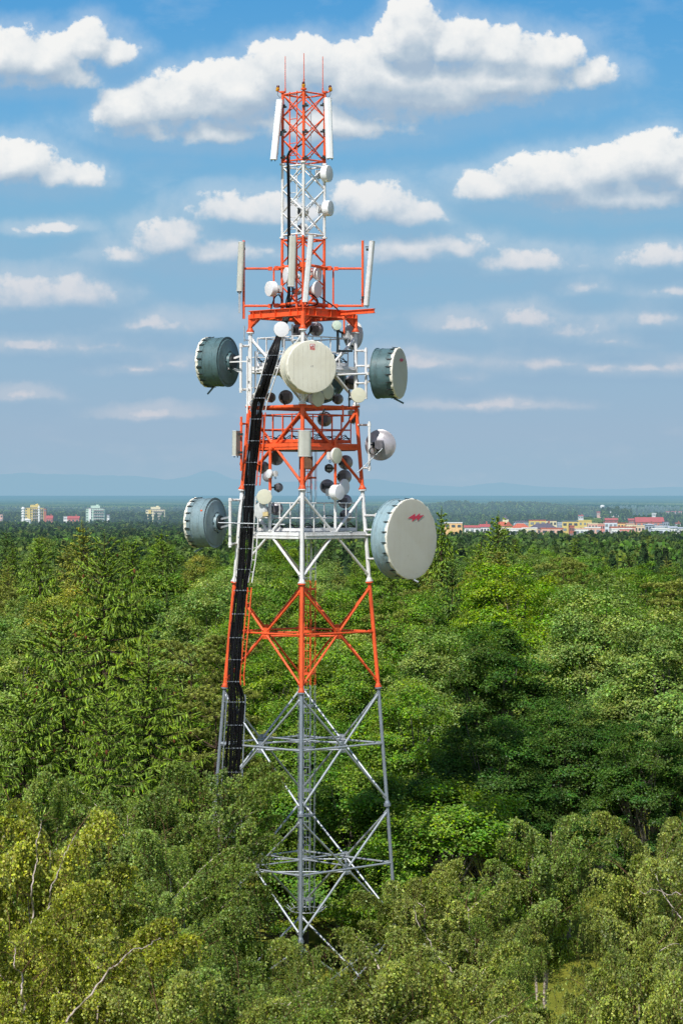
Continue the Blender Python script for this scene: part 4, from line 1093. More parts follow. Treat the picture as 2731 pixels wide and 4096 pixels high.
def spindles(P0, A, L, r):
    """plump drooping needle fingers, five-sided, as loose quads"""
    n = len(P0); A = unit(A); ts = [0, .3, .72, 1.0]; rs = [.55, 1.0, .85, .12]
    u = unit(np.cross(A, np.array([.31, .2, 1.0]))); v = np.cross(A, u); rings = []
    sag = (rng.uniform(.05, .3, n) * L)[:, None] * np.array([0, 0, -1.0])
    for t, q in zip(ts, rs):
        c = P0 + A * (L * t)[:, None] + sag * t * t
        rings.append([c + (u * math.cos(k * math.tau / 5) + v * math.sin(k * math.tau / 5)) * (r * q)[:, None] for k in range(5)])
    qs, ti = [], []
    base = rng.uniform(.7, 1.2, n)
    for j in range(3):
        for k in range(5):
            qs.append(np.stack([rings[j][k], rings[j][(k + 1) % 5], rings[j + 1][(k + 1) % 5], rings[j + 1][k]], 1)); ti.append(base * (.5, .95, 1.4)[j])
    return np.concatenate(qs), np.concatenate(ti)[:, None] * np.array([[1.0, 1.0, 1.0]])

def make_spruce(seed, H=16.0, R=3.0, whorl=.34, per=6, fingers=11000, nper=15, nl=.11, nw=.050, fl=(.25, .6), cones=0, clear=.05, droopy=1.0, plump=0.0):
    global rng
    rng = np.random.default_rng(seed); rd = random.Random(seed)
    k = Kind(); k.H = H
    paths = [([Vector((.06 * math.sin(i), .06 * math.cos(i * 1.7), H * i / 8)) for i in range(9)], H * .013, .015, 0)]
    br = []; ln = []
    z = H * clear
    while z < H * .985:
        f = 1 - z / H; n = per if f > .06 else 4
        a0 = rd.random() * 6
        for i in range(n):
            a = a0 + math.tau * i / n + rd.uniform(-.25, .25); L = (R * min(1, f * 1.75 + .05) ** .9) * rd.uniform(.62, 1.18) * (.85 if f > .8 else 1) + .12
            up = .75 * (1 - min(1, f * 3)) ; pts = []
            for u in np.linspace(0, 1, 7):
                zz = L * (up * u - droopy * (.42 * u - .34 * u ** 2.4) * min(1, f * 3.2)) + .03 * math.sin(u * 9 + i)
                pts.append((L * u * math.cos(a), L * u * math.sin(a), z + zz))
            br.append(pts); ln.append(L)
            if L > .5: paths.append(([Vector(p) for p in pts], .010 + .012 * L, .005, 0))
        z += whorl * rd.uniform(.8, 1.2) * (1.0 if f > .15 else .75)
    br = np.array(br); ln = np.array(ln); nb = len(br)
    bi = rng.choice(nb, fingers, p=(ln ** 1.25) / (ln ** 1.25).sum()); u = 1 - (rng.uniform(0, 1, fingers) ** 1.15) * .97
    q = u * 5.999; j = q.astype(int); f = (q - j)[:, None]
    o = br[bi, j] * (1 - f) + br[bi, j + 1] * f; t = unit(br[bi, j + 1] - br[bi, j])
    side = unit(np.cross(t, np.array([0, 0, 1.0]))) * rng.choice([-1, 1], fingers)[:, None]
    A = t * rng.uniform(.1, .6, fingers)[:, None] + side * rng.uniform(.05, .75, fingers)[:, None] + np.array([0, 0, 1.0]) * (rng.uniform(-1.8, .15, fingers) * droopy)[:, None]
    hi = o[:, 2] > H * .90; A[hi] = t[hi] * .7 + side[hi] * .4 + np.array([0, 0, .5])
    tip = u > .93; A[tip] = t[tip] + side[tip] * .3 + np.array([0, 0, .25])
    Lf = rng.uniform(fl[0], fl[1], fingers) * np.clip(ln[bi] / (R * .5), .45, 1.1)
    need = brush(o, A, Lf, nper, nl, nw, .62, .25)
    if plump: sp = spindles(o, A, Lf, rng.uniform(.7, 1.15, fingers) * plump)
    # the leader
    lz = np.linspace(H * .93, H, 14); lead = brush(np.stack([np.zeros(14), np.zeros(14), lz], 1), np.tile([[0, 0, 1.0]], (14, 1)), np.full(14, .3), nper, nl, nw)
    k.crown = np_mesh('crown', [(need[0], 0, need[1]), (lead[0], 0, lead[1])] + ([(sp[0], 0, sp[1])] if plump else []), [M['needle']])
    k.trunk = wood('trunk', paths, [M['bark']])
    k.cones = []
    if cones:
        cand = np.nonzero((o[:, 2] > H * .5) & (u > .6) & (o[:, 1] < .6))[0]; pick = rng.choice(cand, cones, replace=False)
        k.cones = [o[p] + unit(A[p:p + 1])[0] * Lf[p] * .6 for p in pick]
        b = MB(); b.lathe([(.006, .0), (.030, -.02), (.042, -.07), (.040, -.12), (.024, -.18), (.004, -.20)], (0, 0, 0), (0, 0, 1), 9)
        k.cone_mesh = b.mesh('cone', [M['cone']])
    return k

def make_pine(seed, H=14.0, R=3.2, base=.4, plates=34, tufts=1500, nper=34):
    global rng
    rng = np.random.default_rng(seed); rd = random.Random(seed)
    k = Kind(); k.H = H
    tp = [Vector((.12 * math.sin(i * 1.1 + seed), .12 * math.cos(i * .8), H * .95 * i / 8)) for i in range(9)]
    paths = [(tp, H * .014, .03, 0)]
    pc = []
    for i in range(plates):
        z = H * (base + (1 - base) * (i + .5) / plates); f = (H - z) / (H * (1 - base)); a = i * 2.4 + rd.uniform(-.4, .4)
        L = R * (min(1, .30 + f * 1.4)) * rd.uniform(.5, 1.05) * (1 - .35 * max(0, f - .7))
        c = Vector((L * math.cos(a), L * math.sin(a), z + .25 * L)); pc.append(tuple(c))
        q = tp[min(8, int(z / H / .95 * 8))]; paths.append(([q, q.lerp(c, .5) + Vector((0, 0, -.1)), c], .045, .012, 0))
    pc = np.array(pc)
    bi = rng.integers(0, plates, tufts); v = rdir(tufts); v[:, 2] = np.abs(v[:, 2])
    o = pc[bi] + v * rng.uniform(.3, 1, tufts)[:, None] ** .5 * np.array([1.0, 1.0, .36]) * R / 3.2
    A = v * .5 + np.array([0, 0, .8]) + rng.normal(size=(tufts, 3)) * .2
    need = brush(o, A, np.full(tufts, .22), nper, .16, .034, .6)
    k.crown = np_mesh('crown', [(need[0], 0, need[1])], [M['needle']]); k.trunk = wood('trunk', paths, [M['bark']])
    return k

KINDS = {
 'broad': [make_broadleaf(101), make_broadleaf(102, 13, 3.3, .15), make_broadleaf(103, 15, 3.0, .2, 220), make_broadleaf(104, 14, 3.9, .12, 330, 400)],
 'bush': [make_broadleaf(111, 7.5, 2.9, .03, 140, 480, .095), make_broadleaf(112, 8, 2.5, .05, 130, 480, .095)],
 'birch': [make_birch(201), make_birch(202, 11, 2.8), make_birch(203, 10.5, 2.4), make_birch(204, 11.5, 2.9, .15)],
 'birch_high': [make_birch(211, 10, 2.1, .55, 60, 110000)],
 'hero_spruce': [make_spruce(301, 17, 3.5, .40, 7, 19000, 9, .075, .018, (.12, .44), 40, plump=.036), make_spruce(302, 15.5, 3.6, .38, 7, 19000, 9, .075, .018, (.12, .44), 40, plump=.037)],
 'spruce': [make_spruce(311, 17, 2.4, .42, 6, 5200, 7, .13, .05, (.25, .55), droopy=.8, plump=.05), make_spruce(312, 17, 2.0, .45, 6, 4600, 7, .13, .05, (.25, .5), droopy=.6, plump=.05), make_spruce(313, 16, 2.7, .42, 6, 5600, 7, .13, .05, (.25, .6), plump=.05)],
 'pine': [make_pine(401), make_pine(402, 13, 2.9, .35)],
}
def top_of(k):
    n = len(k.crown.vertices); a = np.empty(n * 3, np.float32); k.crown.vertices.foreach_get('co', a); return float(np.quantile(a[2::3], .9995))
for L_k in KINDS.values():
    for k_ in L_k: k_.H = top_of(k_)
TREES = []
def put_tree(kind, var, xd, yd, d, tint, label, cat='tree', wide=1.0, rot=None, group=None, name=None, h=None):
    """plant a tree whose top shows at (xd, yd) of the photo and whose foot stands on the ground d metres away"""
    k = KINDS[kind][var % len(KINDS[kind])]
    p = PD(xd, yd, d); gz = ground_z(p.x, p.y); h = p.z - gz
    s = h / k.H; rot = random.random() * 6.28 if rot is None else rot
    group = group or {'birch': 'birches in the foreground', 'birch_high': 'birches in the foreground', 'hero_spruce': 'coned spruces on the left'}.get(kind, 'trees of the wood behind the tower')
    nm = name or {'broad': 'broadleaf_tree', 'bush': 'leafy_shrub', 'birch': 'birch_tree', 'birch_high': 'birch_tree', 'hero_spruce': 'spruce_tree', 'spruce': 'spruce_tree', 'pine': 'pine_tree'}[kind]
    r = thing(nm, label, cat, (p.x, p.y, gz), group)
    r.rotation_euler = (random.uniform(-.03, .03), random.uniform(-.03, .03), rot); r.scale = (s * wide, s * wide, s)
    for me, n_ in ((k.trunk, 'trunk'), (k.crown, 'crown')):
        o = bpy.data.objects.new(n_, me); C.objects.link(o); o.parent = r
        o.color = tuple(tint) + (1,)
    for q in getattr(k, 'cones', []):
        o = bpy.data.objects.new('cone', k.cone_mesh); C.objects.link(o); o.parent = r; o.location = q
        o.scale = (1 / (s * wide) * random.uniform(.85, 1.25),) * 3; o.rotation_euler = (random.uniform(-.3, .3), random.uniform(-.3, .3), 0)
    TREES.append((r, xd, yd, d, kind)); return r

def ground_z(x, y):
    d = math.hypot(x, y)
    pts = [(0, 0), (260, 0), (700, -4), (1500, -10), (3500, -13), (8000, -11), (20000, 4), (32000, 46), (90000, 60)]
    for (a, za), (b, zb) in zip(pts, pts[1:]):
        if d <= b: z = za + (zb - za) * (d - a) / (b - a); break
    else: z = 60
    # low wooded hill beyond the town, right of the tower
    az = x / max(y, 1.0) * 6028 + 784
    def bump(c, w_, h, dc, dw): return h * math.exp(-((az - c) / w_) ** 2) * math.exp(-((d - dc) / dw) ** 2)
    z += bump(1045, 55, 9, 4600, 600) + bump(1150, 80, 9, 4600, 600) + bump(1250, 80, 7, 4650, 650) + bump(960, 90, 5, 4600, 600)
    z += bump(1400, 75, 9, 3300, 420)
    return z

# leaf colours, brighter than real leaves; the darkest also stands in for shade
GR = {'yellow': (.215, .345, .026), 'bright': (.190, .315, .038), 'mid': (.155, .275, .038), 'dark': (.072, .148, .028), 'grey': (.225, .325, .085), 'olive': (.25, .275, .050),
      'birch': (.215, .295, .068), 'birch_y': (.345, .372, .062), 'birch_b': (.280, .325, .080), 'spruce': (.19, .29, .040), 'spruce_d': (.11, .19, .045), 'pine': (.25, .285, .068)}
for k_ in GR: GR[k_] = tuple(v * 1.12 for v in GR[k_])
T_ = put_tree
# --- near birches
T_('birch', 0, 520, 1755, 86, GR['birch'], 'bushy dark green birch whose crown hides the foot of the black cable run', wide=1.02)
T_('birch', 1, 285, 1800, 84, GR['birch'], 'dark green birch just left of the one hiding the cable run, under the spruce', wide=1.2)
T_('birch', 2, 60, 1765, 86, GR['birch'], 'green birch at the left edge directly below the coned spruces', wide=1.1)
T_('birch', 3, 395, 1890, 76, GR['birch'], 'broad green birch in front of the cable run birch, lower left', wide=1.05)
T_('birch', 1, 110, 1850, 67, GR['birch_y'], 'yellowish weeping birch with pale stems, upper of those at the left edge', wide=1.0)
T_('birch', 3, 20, 2050, 62, GR['birch_y'], 'yellow green birch cut by the lower left corner of the photo', wide=1.1)
T_('birch', 0, 235, 2120, 60, GR['birch_y'], 'yellow green birch with bare white limb, bottom left', wide=1.1)
T_('birch', 2, 395, 2190, 58, GR['birch_b'], 'olive green birch low in front beside a slanting white branch', wide=1.0)
T_('birch', 1, 425, 2100, 68, GR['birch'], 'green birch at the bottom left of the tower foot', wide=1.15)
T_('birch', 1, 695, 2165, 71, GR['birch'], 'small green birch directly in front of the tower foot', wide=.62)
T_('birch', 2, 950, 1985, 80, GR['birch_b'], 'brownish green birch with drooping bare twigs right of the tower foot', wide=1.1)
T_('birch', 0, 1065, 2020, 76, GR['birch_b'], 'brownish birch between the tower foot and the grassy gap', wide=1.15)
T_('birch_high', 0, 1245, 1868, 86, GR['birch'], 'slim green birch on a bare white trunk above the grassy gap', wide=1.05)
T_('birch', 3, 1490, 1868, 78, GR['birch_b'], 'tall birch with white stems at the right edge, upper one', wide=1.0)
T_('birch', 1, 1560, 1950, 70, GR['birch_b'], 'birch cut by the right edge, in front of the tall white-stemmed one', wide=1.0)
T_('birch', 2, 1520, 2080, 66, GR['birch_b'], 'birch right of the grassy gap, near the lower right corner', wide=.9)
T_('birch', 3, 735, 2178, 62, GR['birch_b'], 'low birch at the bottom just below the tower foot', wide=1.1)
T_('birch', 0, 900, 2150, 60, GR['birch_b'], 'low birch at the bottom, right of the one below the tower foot', wide=1.1)
T_('birch', 1, 1020, 2180, 62, GR['birch_b'], 'low birch at the bottom with bare brown twigs, left of the grassy gap', wide=1.05)
T_('birch', 2, 1145, 2225, 57, GR['birch_b'], 'lowest birch top at the bottom edge below the grassy gap', wide=.9)
T_('birch', 0, 1540, 2190, 58, GR['birch_b'], 'birch filling the lower right corner', wide=1.0)
T_('birch', 3, 575, 2205, 58, GR['birch'], 'dull green birch at the bottom edge left of the tower foot', wide=1.0)
T_('birch', 1, 1475, 2200, 56, GR['birch_b'], 'birch at the bottom edge with pale bare branches, right of the grassy gap', wide=.85)
T_('birch', 0, 1400, 2120, 66, GR['birch_b'], 'slender birch right beside the grassy gap', wide=.62)
T_('birch', 3, 1158, 2110, 70, GR['birch'], 'slender birch on the left side of the grassy gap', wide=.6)
T_('birch', 2, 1325, 2318, 56, GR['birch_b'], 'birch top at the bottom edge closing the grassy gap', wide=.8)
# bare pale limbs that show in front of the nearest birch crowns
def limb(tree, pts, r0):
    Mi = Matrix.LocRotScale(tree.location, tree.rotation_euler, tree.scale).inverted()
    q = [Vector(PD(*p)) for p in pts]; sm = []
    for u in np.linspace(0, len(q) - 1, 8 * len(q)):
        i = min(int(u), len(q) - 2); f = u - i
        p0, p1, p2, p3 = q[max(i - 1, 0)], q[i], q[i + 1], q[min(i + 2, len(q) - 1)]
        sm.append(.5 * ((2 * p1) + (p2 - p0) * f + (2 * p0 - 5 * p1 + 4 * p2 - p3) * f * f + (3 * p1 - p0 - 3 * p2 + p3) * f ** 3) + Vector((random.uniform(-.02, .02), 0, random.uniform(-.02, .02))))
    r0 *= .72; sm = [v + Vector((0, .35 * math.sin(i * .55) + .25, 0)) for i, v in enumerate(sm)]
    b = MB(); n = len(sm); b.path([Mi @ v for v in sm], r0, 6, 0, [r0 * (1 - .75 * i / n) / tree.scale.z for i in range(n)])
    for k in range(3, n - 1, 4):                    # side shoots
        o = sm[k]; d = Vector((random.uniform(-.5, .5), random.uniform(-.3, .1), random.uniform(.1, .4)))
        b.path([Mi @ o, Mi @ (o + d * .5), Mi @ (o + d + Vector((0, 0, -.12)))], r0 * .2, 5, 1)
    o = bpy.data.objects.new('limb', b.mesh('limb', [M['birch_bark'], M['twig']])); C.objects.link(o); o.parent = tree
BT = [t[0] for t in TREES]
limb(BT[6], [(150, 2352, 57.6), (215, 2275, 57.4), (268, 2215, 57.3), (320, 2180, 57.3), (365, 2165, 57.4)], .034)
limb(BT[4], [(70, 2130, 64.4), (76, 2020, 64.3), (86, 1930, 64.4), (92, 1880, 64.6)], .032)
limb(BT[4], [(105, 2100, 64.4), (122, 2030, 64.3), (150, 1960, 64.4), (182, 1905, 64.6)], .026)
limb(BT[5], [(52, 2330, 58.8), (50, 2270, 58.8), (35, 2215, 58.9), (22, 2160, 59)], .034)
limb(BT[18], [(1040, 2240, 58.9), (1000, 2190, 59), (960, 2120, 59.2), (950, 2080, 59.4)], .02)
limb(BT[15], [(1568, 2115, 63.2), (1530, 2065, 63.2), (1505, 2010, 63.4)], .024)
limb(BT[15], [(1568, 2060, 63.3), (1520, 2052, 63.2), (1470, 2050, 63.4)], .02)
# --- spruces with cones
T_('hero_spruce', 0, 240, 1236, 114, GR['spruce'], 'tall spruce rising above all on the left, brown cones below its tip', rot=.4)
T_('hero_spruce', 1, 152, 1395, 100, GR['spruce'], 'nearer spruce at far left covered in hanging brown cones', rot=1.2, wide=1.15)
T_('hero_spruce', 0, 335, 1490, 103, GR['spruce'], 'spruce with long drooping boughs between the coned spruce and the cable run', rot=2.2, wide=1.2)
T_('hero_spruce', 1, 60, 1560, 97, GR['spruce'], 'low spruce at the left edge with drooping green boughs', rot=3.6, wide=1.2)
T_('hero_spruce', 1, 225, 1600, 93, GR['spruce'], 'front spruce top poking above the birches on the left', rot=5.0, wide=1.0)
# --- conifers right of the big dish and along the left skyline
T_('spruce', 0, 1130, 1188, 185, GR['spruce'], 'tallest pointed spruce on the right, rising in front of the town')
T_('spruce', 1, 1092, 1250, 178, GR['spruce'], 'thin spruce just left of the tallest right-hand one')
T_('spruce', 2, 1165, 1268, 172, GR['olive'], 'brownish spruce just right of the tallest right-hand one', wide=1.2)
T_('spruce', 1, 1012, 1178, 200, GR['spruce'], 'narrow spruce half hidden by the edge of the huge right dish')
T_('spruce', 2, 1040, 1290, 168, GR['spruce_d'], 'dark spruce between the huge dish and the thin spruce')
T_('spruce', 0, 1250, 1310, 195, GR['spruce_d'], 'dark spruce top behind the yellow green hornbeam')
T_('spruce', 1, 205, 1212, 172, GR['olive'], 'brown-tipped spruce poking up behind the tall coned spruce')
T_('spruce', 2, 95, 1238, 180, GR['spruce'], 'pointed spruce left of the tall coned spruce, on the skyline')
T_('spruce', 0, 390, 1228, 190, GR['spruce'], 'pointed spruce under the lower left drum')
T_('spruce', 2, 310, 1245, 178, GR['spruce'], 'bright pointed spruce right behind the tall coned spruce')
T_('pine', 0, 445, 1470, 120, GR['pine'], 'olive layered pine left of the red cable run', wide=1.15)
T_('pine', 1, 505, 1590, 112, GR['pine'], 'lower olive pine right behind the black cable run', wide=1.1)
T_('pine', 1, 905, 1400, 140, GR['pine'], 'olive brown pine right behind the red right leg', wide=1.0)
# --- broadleaved trees behind the tower
T_('broad', 0, 1175, 1292, 158, GR['yellow'], 'vivid yellow green hornbeam right of the huge dish', wide=1.15)
T_('broad', 3, 1375, 1325, 138, GR['grey'], 'big broad grey green crown that fills the right side', wide=1.12)
T_('broad', 1, 1525, 1400, 130, GR['grey'], 'grey green tree at the right edge beside the big broad crown', wide=1.15)
T_('broad', 2, 1150, 1430, 128, GR['dark'], 'dark green maple standing below the yellow green hornbeam', wide=1.2)
T_('broad', 3, 1300, 1590, 117, GR['dark'], 'dark shaded lower tree in front of the big broad crown', wide=1.15)  # dark leaf colour also paints in the shaded gap below the crown
T_('broad', 0, 1120, 1640, 112, GR['dark'], 'dark maple low right of the grey right leg', wide=1.1)
T_('broad', 2, 1480, 1640, 112, GR['dark'], 'shaded green tree at right edge above the tall white-stemmed birch', wide=1.2)  # shade of the deep gap put into its leaf colour
T_('broad', 1, 955, 1560, 118, GR['bright'], 'bright green aspen just right of the grey right leg', wide=1.05)
T_('bush', 0, 1010, 1790, 108, GR['bright'], 'fresh green shrub right of the tower foot', wide=1.25)
T_('bush', 1, 905, 1850, 110, GR['bright'], 'bright green shrub behind the lowest right leg', wide=1.2)
T_('bush', 0, 790, 1760, 112, GR['mid'], 'green shrub behind the right grey bracing', wide=1.2)
T_('bush', 1, 660, 1830, 112, GR['bright'], 'bright shrub behind the left grey bracing', wide=1.2)
T_('broad', 1, 800, 1470, 124, GR['bright'], 'leafy green aspen seen through the red bracing, right half', wide=1.05)
T_('broad', 2, 620, 1480, 124, GR['bright'], 'leafy green aspen seen through the red bracing, left half', wide=1.1)
T_('broad', 0, 700, 1610, 116, GR['mid'], 'green tree directly behind the caged ladder', wide=1.1)
T_('broad', 3, 545, 1400, 140, GR['bright'], 'light green tree beside the cable run at the red and white joint', wide=.95)
T_('broad', 0, 755, 1352, 150, GR['bright'], 'pale green rounded tree under the white bracing', wide=1.0)
T_('broad', 1, 640, 1330, 165, GR['mid'], 'green tree behind the left white diagonal', wide=1.0)
T_('broad', 2, 860, 1360, 150, GR['mid'], 'green tree under the left rim of the huge dish', wide=1.1)
T_('broad', 3, 985, 1350, 140, GR['mid'], 'rounded green tree directly below the huge dish', wide=1.0)
T_('broad', 1, 470, 1330, 150, GR['grey'], 'grey green birch-like tree left of the red and white joint', wide=1.0)
T_('broad', 0, 1020, 1450, 128, GR['grey'], 'grey green tree between the aspen and the dark maple', wide=1.0)
T_('bush', 1, 1130, 2060, 95, GR['bright'], 'low bright shrub behind the slim white-trunked birch', wide=1.0)
T_('broad', 2, 40, 1420, 118, GR['grey'], 'grey green tree at the left edge behind the coned spruces', wide=1.1)
# --- the wood behind, row by row
rr = random.Random(5)
def env(x, d):       # skyline of each row, in photo rows
    e = np.interp(d, [120, 135, 150, 175, 205, 235, 265, 300], [1560, 1470, 1410, 1345, 1300, 1275, 1258, 1248])
    return e + (12 if x > 900 else 0)
CAND = []
for d, n in ((122, 7), (136, 8), (152, 9), (170, 11), (190, 12), (215, 13), (240, 14), (268, 15), (298, 17)):
    for i in range(n):
        x = -40 + 1650 * (i + rr.uniform(.15, .85)) / n
        k = rr.random(); left = x < 560
        kind = ('spruce' if k < (.55 if left else .32) else 'pine' if k < .62 and d < 230 else 'broad') if d > 150 else ('broad' if k < .8 else 'pine')
        y = env(x, d) + rr.uniform(-26, 34)
        if (d < 160 and x > 1085) or (d < 140 and x > 870) or (d < 130 and x < 430): continue
        if d < 160 and x < 420: y += 60
        tn = {'spruce': rr.choice(['spruce', 'spruce', 'spruce_d', 'olive']), 'pine': 'pine', 'broad': rr.choice(['bright', 'mid', 'mid', 'grey', 'olive', 'yellow' if rr.random() < .5 else 'bright'])}[kind]
        CAND.append((kind, rr.randrange(4), x, y, d, tn))
TONE = {'yellow': 'yellow green', 'bright': 'bright green', 'mid': 'mid green', 'grey': 'grey green', 'olive': 'olive brown', 'spruce': 'fresh green', 'spruce_d': 'dark green', 'pine': 'olive'}
NOUN = {'spruce': 'pointed spruce', 'pine': 'layered pine', 'broad': 'broadleaf'}
MARKS = [(45, 'at the left edge'), (110, 'left of the coned spruces'), (185, 'behind the coned spruces'), (265, 'behind the tall coned spruce tip'), (345, 'right of the tall coned spruce'), (420, 'below the lower left drum'), (485, 'under the lower left drum hub'),
         (550, 'beside the cable run'), (620, 'seen through the left bracing'), (690, 'behind the ladder cage'), (760, 'seen through the right bracing'), (830, 'beside the right leg'), (905, 'below the left rim of the huge dish'), (975, 'below the middle of the huge dish'), (1045, 'right of the huge dish'),
         (1120, 'near the tallest right-hand spruce'), (1190, 'behind the yellow green hornbeam'), (1270, 'right of the yellow green hornbeam'), (1350, 'above the big broad crown'), (1430, 'above the right of the broad crown'), (1510, 'near the right edge'), (1590, 'cut by the right edge')]
def rowname(y): return 'on the skyline' if y < 1265 else 'under the skyline' if y < 1300 else 'upper wood' if y < 1350 else 'middle wood' if y < 1420 else 'low wood'
used = {}
for (kind, v, x, y, d, tn) in CAND:
    mk = min(MARKS, key=lambda m_: abs(m_[0] - x))[1]
    key = (TONE[tn], NOUN[kind], mk, rowname(y)); used.setdefault(key, []).append((x, y, d))
for (kind, v, x, y, d, tn) in CAND:
    mk = min(MARKS, key=lambda m_: abs(m_[0] - x))[1]
    key = (TONE[tn], NOUN[kind], mk, rowname(y)); L = sorted(used[key]); q = ''
    if len(L) > 1: q = ('leftmost ', 'next to leftmost ', 'third ', 'fourth ', 'fifth ')[L.index((x, y, d))] if L.index((x, y, d)) < len(L) - 1 else 'rightmost '
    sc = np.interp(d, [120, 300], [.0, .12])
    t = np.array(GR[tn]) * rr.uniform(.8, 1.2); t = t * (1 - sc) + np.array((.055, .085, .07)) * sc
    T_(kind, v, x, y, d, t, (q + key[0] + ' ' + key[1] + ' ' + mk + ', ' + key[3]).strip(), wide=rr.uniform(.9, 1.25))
# ================================================================ ground, far woods, hills, town
m, nt, out = new_mat('forest_ground')
geo = nt.nodes.new('ShaderNodeNewGeometry')
n1 = noise(nt, .35, 6, .65, vec=geo.outputs['Position']); n2 = noise(nt, 6.0, 4, .7, vec=geo.outputs['Position']); n3 = noise(nt, .0016, 5, .6, vec=geo.outputs['Position'])
near = ramp(nt, n1, [(.35, (.07, .09, .02, 1)), (.5, (.17, .20, .03, 1)), (.65, (.30, .27, .04, 1))])
near = mixc(nt, .5, near, ramp(nt, n2, [(.3, (.07, .09, .015, 1)), (.7, (.30, .28, .04, 1))]))
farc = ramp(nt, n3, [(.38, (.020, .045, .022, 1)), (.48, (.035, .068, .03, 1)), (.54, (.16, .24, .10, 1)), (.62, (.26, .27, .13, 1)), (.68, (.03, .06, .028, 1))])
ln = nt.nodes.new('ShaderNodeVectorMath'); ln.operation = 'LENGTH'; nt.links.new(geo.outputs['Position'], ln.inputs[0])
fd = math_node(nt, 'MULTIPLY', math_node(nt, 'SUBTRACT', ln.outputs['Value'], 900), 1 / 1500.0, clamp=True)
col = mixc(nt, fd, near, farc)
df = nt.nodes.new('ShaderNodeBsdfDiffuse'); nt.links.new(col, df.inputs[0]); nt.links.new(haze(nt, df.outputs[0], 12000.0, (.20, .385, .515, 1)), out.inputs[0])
M['ground'] = m
b = MB()
rads = [2, 20, 40, 60, 80, 100, 120, 150, 200, 260, 350, 500, 700, 1000, 1300, 1600, 2000, 2500, 3000, 3500, 3800, 4000, 4150, 4300, 4450, 4600, 4750, 4900, 5050, 5200, 5500, 6000, 7000, 8000, 10000, 13000, 17000, 22000, 28000, 34000, 50000, 70000]
NA = 320; A0 = math.radians(70)
for r in rads:
    for i in range(NA + 1):
        t = -1 + 2 * i / NA; a = A0 * (abs(t) ** 1.8) * (1 if t > 0 else -1)
        x, y = r * math.sin(a), r * math.cos(a)
        b.V.append((x, y, ground_z(x, y)))
for j in range(len(rads) - 1):
    for i in range(NA):
        p = j * (NA + 1) + i; b.face((p, p + 1, p + NA + 2, p + NA + 1), True)
# a plain skirt behind and beside the viewer so the sheet closes
o = b.build('ground', M['ground'], loc=(0, 0, 0)); tag(o, 'forest floor and open plain running to the horizon', kind='structure')

# hazy mountain ridges
m, nt, out = new_mat('hazy_mountain')
df = nt.nodes.new('ShaderNodeBsdfDiffuse'); nt.links.new(ramp(nt, noise(nt, .0006, 5, .6), [(.3, (.02, .05, .04, 1)), (.7, (.06, .09, .06, 1))]), df.inputs[0])
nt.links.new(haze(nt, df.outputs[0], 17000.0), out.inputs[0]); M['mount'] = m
def ridge(name, label, d, pts, seed):
    b = MB(); rd = np.random.default_rng(seed); xs = np.linspace(-700, 2300, 260)
    ys = np.interp(xs, [p[0] for p in pts], [p[1] for p in pts])
    ys = ys + np.convolve(rd.normal(size=260), np.ones(9) / 9, 'same') * 3.2 + np.convolve(rd.normal(size=260), np.ones(3) / 3, 'same') * .8
    for x, y in zip(xs, ys):
        top = PD(x, y, d); b.V.append(tuple(top)); q = PD(x, 1150, d * .93); q.z = 0; b.V.append(tuple(q)); q = PD(x, 1150, d * 1.05); q.z = 0; b.V.append(tuple(q))
    for i in range(len(xs) - 1):
        p = 3 * i; b.face((p + 1, p, p + 3, p + 4), True); b.face((p, p + 2, p + 5, p + 3), True)
    o = b.build(name, M['mount'], loc=(0, 0, 0)); tag(o, label, kind='structure')
ridge('mountains', 'faint blue mountain ridge along the horizon', 46000, [(-700, 1100), (0, 1092), (60, 1087), (180, 1090), (300, 1092), (380, 1102), (440, 1094), (510, 1094), (590, 1106), (640, 1108), (740, 1104), (800, 1098), (860, 1100), (960, 1112), (1060, 1118), (1150, 1108), (1240, 1116), (1400, 1122), (1568, 1118), (2300, 1110)], 3)
ridge('mountain', 'single faint pointed peak beyond the ridge left of the tower', 56000, [(-700, 1140), (330, 1128), (390, 1108), (430, 1094), (460, 1082), (476, 1078), (490, 1081), (520, 1093), (560, 1108), (640, 1125), (1000, 1130), (1080, 1120), (1150, 1106), (1220, 1122), (2300, 1140)], 4)

